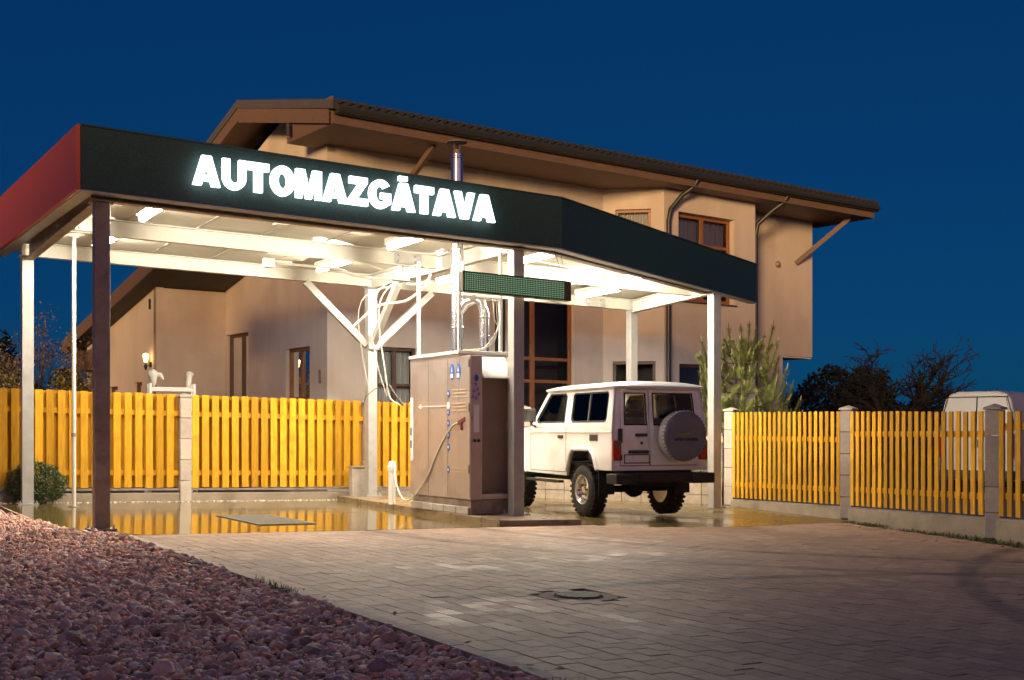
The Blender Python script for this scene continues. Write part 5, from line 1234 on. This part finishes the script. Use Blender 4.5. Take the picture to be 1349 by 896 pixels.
# round shrub
sh = thing("round_shrub", "low rounded evergreen shrub behind the rear left post, against the fence", "shrub", W(.15, 5.98, -.02))
mb = MB()
for k in range(16): a = random.uniform(0, 6.28); mb.tube([(0, 0, 0), (.2 * math.cos(a), .2 * math.sin(a), .25), (.36 * math.cos(a), .28 * math.sin(a), .45)], [.012, .008, .004], 4)
mb.build("stems", BARK, sh)
pts = []
while len(pts) < 9500:
    p = Vector((random.gauss(0, 1), random.gauss(0, 1), random.gauss(0, 1))).normalized(); r_ = 1 - abs(random.gauss(0, .16)); r_ *= 1 + .16 * noise.noise(p * 2.6)
    q = Vector((p.x * .50 * r_, p.y * .34 * r_, .33 + p.z * .37 * r_))
    if q.z > .02 and noise.noise(q * 6) > -.35: pts.append(tuple(q))
leaf_mesh("foliage", pts, LEAFG, .021, sh, up=.4)
def bush(name, label, x, Y, z0, hx, hy, hz, n, mat, size, seed, trunk=True, thin=0.0):
    t = thing(name, label, "tree", (px(x, Y), Y, z0)); rr = random.Random(seed); mb = MB(); tips = []
    for k in range(5):
        grow(mb, Vector((rr.gauss(0, .15), rr.gauss(0, .15), 0)), Vector((rr.gauss(0, .3), rr.gauss(0, .3), 1)).normalized(), hz * .45, .05, 2, tips, .5, .03, 4, .62, (2, 3), rr)
    mb.build("branches", DBARK if mat is LEAFD else BARK, t); pts = []
    while len(pts) < n:
        p = Vector((rr.gauss(0, 1), rr.gauss(0, 1), rr.gauss(0, 1))).normalized() * (rr.random() ** .35)
        q = Vector((p.x * hx, p.y * hy, hz * .52 + p.z * hz * .5)); m_n = noise.noise(Vector((q.x * 1.1 + seed, q.y * 1.1, q.z * 1.1))) + .5 * noise.noise(Vector((q.x * 3 + seed, q.y * 3, q.z * 3)))
        if m_n > thin + .25 * (p.length - .7): pts.append(tuple(q))
    leaf_mesh("crown", pts, mat, size, t, up=.15); return t
bush("dark_tree", "dark round-topped tree nearest the house, a silhouette behind the fence", 1098, 48, -.4, 1.7, 1.3, 4.2, 4600, LEAFD, .12, 11, thin=.02)
bush("dark_tree", "dark two-headed tree between the house and the bare apple tree", 1142, 50, -.4, 1.4, 1.3, 4.4, 3800, LEAFD, .12, 12, thin=.04)
bush("dark_tree", "low dark scrub tree beside the house wall under the overhang", 1056, 46, -.4, 1.0, .9, 3.2, 2200, LEAFD, .10, 13, thin=.02)
bush("dark_tree", "low dark bushy tree below the bare apple tree", 1205, 52, -.4, 2.6, 1.4, 3.0, 4200, LEAFD, .12, 14, thin=-.10)
bush("dark_tree", "low dark tree behind the white van roof", 1278, 56, -.4, 1.6, 1.2, 3.4, 3200, LEAFD, .11, 15, thin=.0)
bush("dark_tree", "dark tree at the frame edge right of the white van", 1338, 60, -.4, 1.8, 1.3, 3.2, 2200, LEAFD, .12, 16, thin=.0)
ap = thing("bare_apple_tree", "leafless crooked apple tree silhouetted on the blue dusk sky", "tree", (px(1180, 47), 47, -.4)); mb = MB(); tips = []; rr = random.Random(21)
mb.tube([(0, 0, 0), (.1, 0, .8), (.05, .05, 1.5)], [.2, .16, .14], 8); mb.build("trunk", DBARK, ap); mb = MB()
for k in range(9):
    a = k * .7 + rr.random(); grow(mb, Vector((.05, .05, 1.3 + .05 * k)), Vector((math.cos(a) * 1.0, math.sin(a) * .8, .8)).normalized(), 2.0, .15, 4, tips, .62, .01, 5, .66, (3, 4), rr, .013)
mb.build("branches", DBARK, ap)
ap2 = thing("bare_tree", "small leafless tree behind the van, low on the dusk sky", "tree", (px(1268, 58), 58, -.4)); mb = MB(); rr = random.Random(33); tips = []
mb.tube([(0, 0, 0), (0, 0, 1.6)], [.13, .1], 7); mb.build("trunk", DBARK, ap2); mb = MB()
for k in range(7): a = k * .9; grow(mb, Vector((0, 0, 1.4)), Vector((math.cos(a), math.sin(a), .7)).normalized(), 1.6, .10, 4, tips, .6, 0, 4, .7, (2, 4), rr, .013)
mb.build("branches", DBARK, ap2)
def leafy_tree(label, x, Y, h, seed, mats, n, name="leafy_tree"):
    t = thing(name, label, "tree", (px(x, Y), Y, -.2)); rr = random.Random(seed); mb = MB(); tips = []
    mb.tube([(0, 0, 0), (.03, 0, h * .3)], [.09, .07], 7); mb.build("trunk", BARK, t); mb = MB()
    for k in range(7):
        a = k * .95 + rr.random(); grow(mb, Vector((0, 0, h * .25)), Vector((math.cos(a) * .6, math.sin(a) * .6, 1)).normalized(), h * .36, .045, 3, tips, .5, .05, 4, .68, (2, 3), rr)
    mb.build("branches", BARK, t)
    for m_, frac, zmax in mats:
        pts = []
        while len(pts) < n * frac:
            q, d = rr.choice(tips)
            if q.z < zmax: pts.append((q.x + rr.gauss(0, .14), q.y + rr.gauss(0, .14), q.z + rr.gauss(0, .12)))
        leaf_mesh("foliage", pts, m_, .05, t)
GREYLEAF = M("grey_mauve_leaf", (.12, .09, .075), .7, 0, .3, 5, rnd=.4)
leafy_tree("thin half-bare tree with yellow lower leaves beyond the fence, between the two left posts", 58, 33, 4.7, 41, ((GREYLEAF, .6, 9), (LEAFY, .4, 2.9)), 3000)
leafy_tree("thin half-bare tree with few yellow leaves at the frame's left edge", 18, 32, 4.3, 42, ((GREYLEAF, .7, 9), (LEAFY, .3, 2.9)), 2600)
bush("dark_tree", "dark tree at the far left frame edge", -4, 36, -.2, .9, .9, 4.6, 2600, LEAFD, .11, 17, thin=-.05)
bush("dark_tree", "dark shrubby tree beside the house porch at left", 86, 37, -.2, .8, .8, 3.3, 1800, LEAFD, .10, 18, thin=-.02)

# ================================================================== added block, unseen behind the camera: keeps the low light off the yard
nb = thing("shade_block", "plain flat-roofed rendered block added behind the viewer to shade the yard", "house", (2, -17, -.3), 0)
mb = MB(); mb.box(-26, 26, -9, 0, 0, 8.9); mb.build("wall", PLASTER_M, nb, smooth=0)
mb = MB(); mb.box(-26.3, 26.3, -9.3, .3, 8.902, 9.15); mb.build("roof", FLASH, nb, smooth=0)
for k in range(12):
    for z in (1.2, 4.6):
        x = -23.8 + k * 4; mb = MB(); mb.box(x, x + 1.3, .002, .05, z, z + 1.5); w_ = mb.build("window", FRAME_D, nb, smooth=0)
        mb = MB(); mb.box(x + .08, x + 1.22, .051, .06, z + .08, z + 1.42); mb.build("pane", GUTTER, w_, smooth=0)

# a few fallen leaves on the gravel, the kerb line and the pavers
V = []; rl = random.Random(3)
for k in range(210):
    if k < 120: u, v = -abs(rl.gauss(.1, 1.0)), rl.uniform(-11, -1); z = .035
    elif k < 170: u, v = .1 + abs(rl.gauss(0, .12)), rl.uniform(-11, -1); z = .022
    else: v = rl.uniform(-8, -2); u = right_edge(v) - abs(rl.gauss(0, .5)); z = .006
    c = W(u, v, z); a = rl.uniform(0, 6.28); L = rl.uniform(.018, .04); d = Vector((math.cos(a), math.sin(a), rl.uniform(-.1, .3))) * L; e = Vector((-math.sin(a), math.cos(a), rl.uniform(-.3, .3))) * L * .45
    V += [c - d, c + e, c + d, c - e]
props(np_mesh("fallen_leaves", np.array([tuple(p) for p in V]), np.arange(len(V)).reshape(-1, 4), M("dry_leaf", (.20, .12, .05), .8, 0, .3, 8, rnd=.5), np.repeat(rng.random(len(V) // 4), 4), smooth=False), kind='stuff')
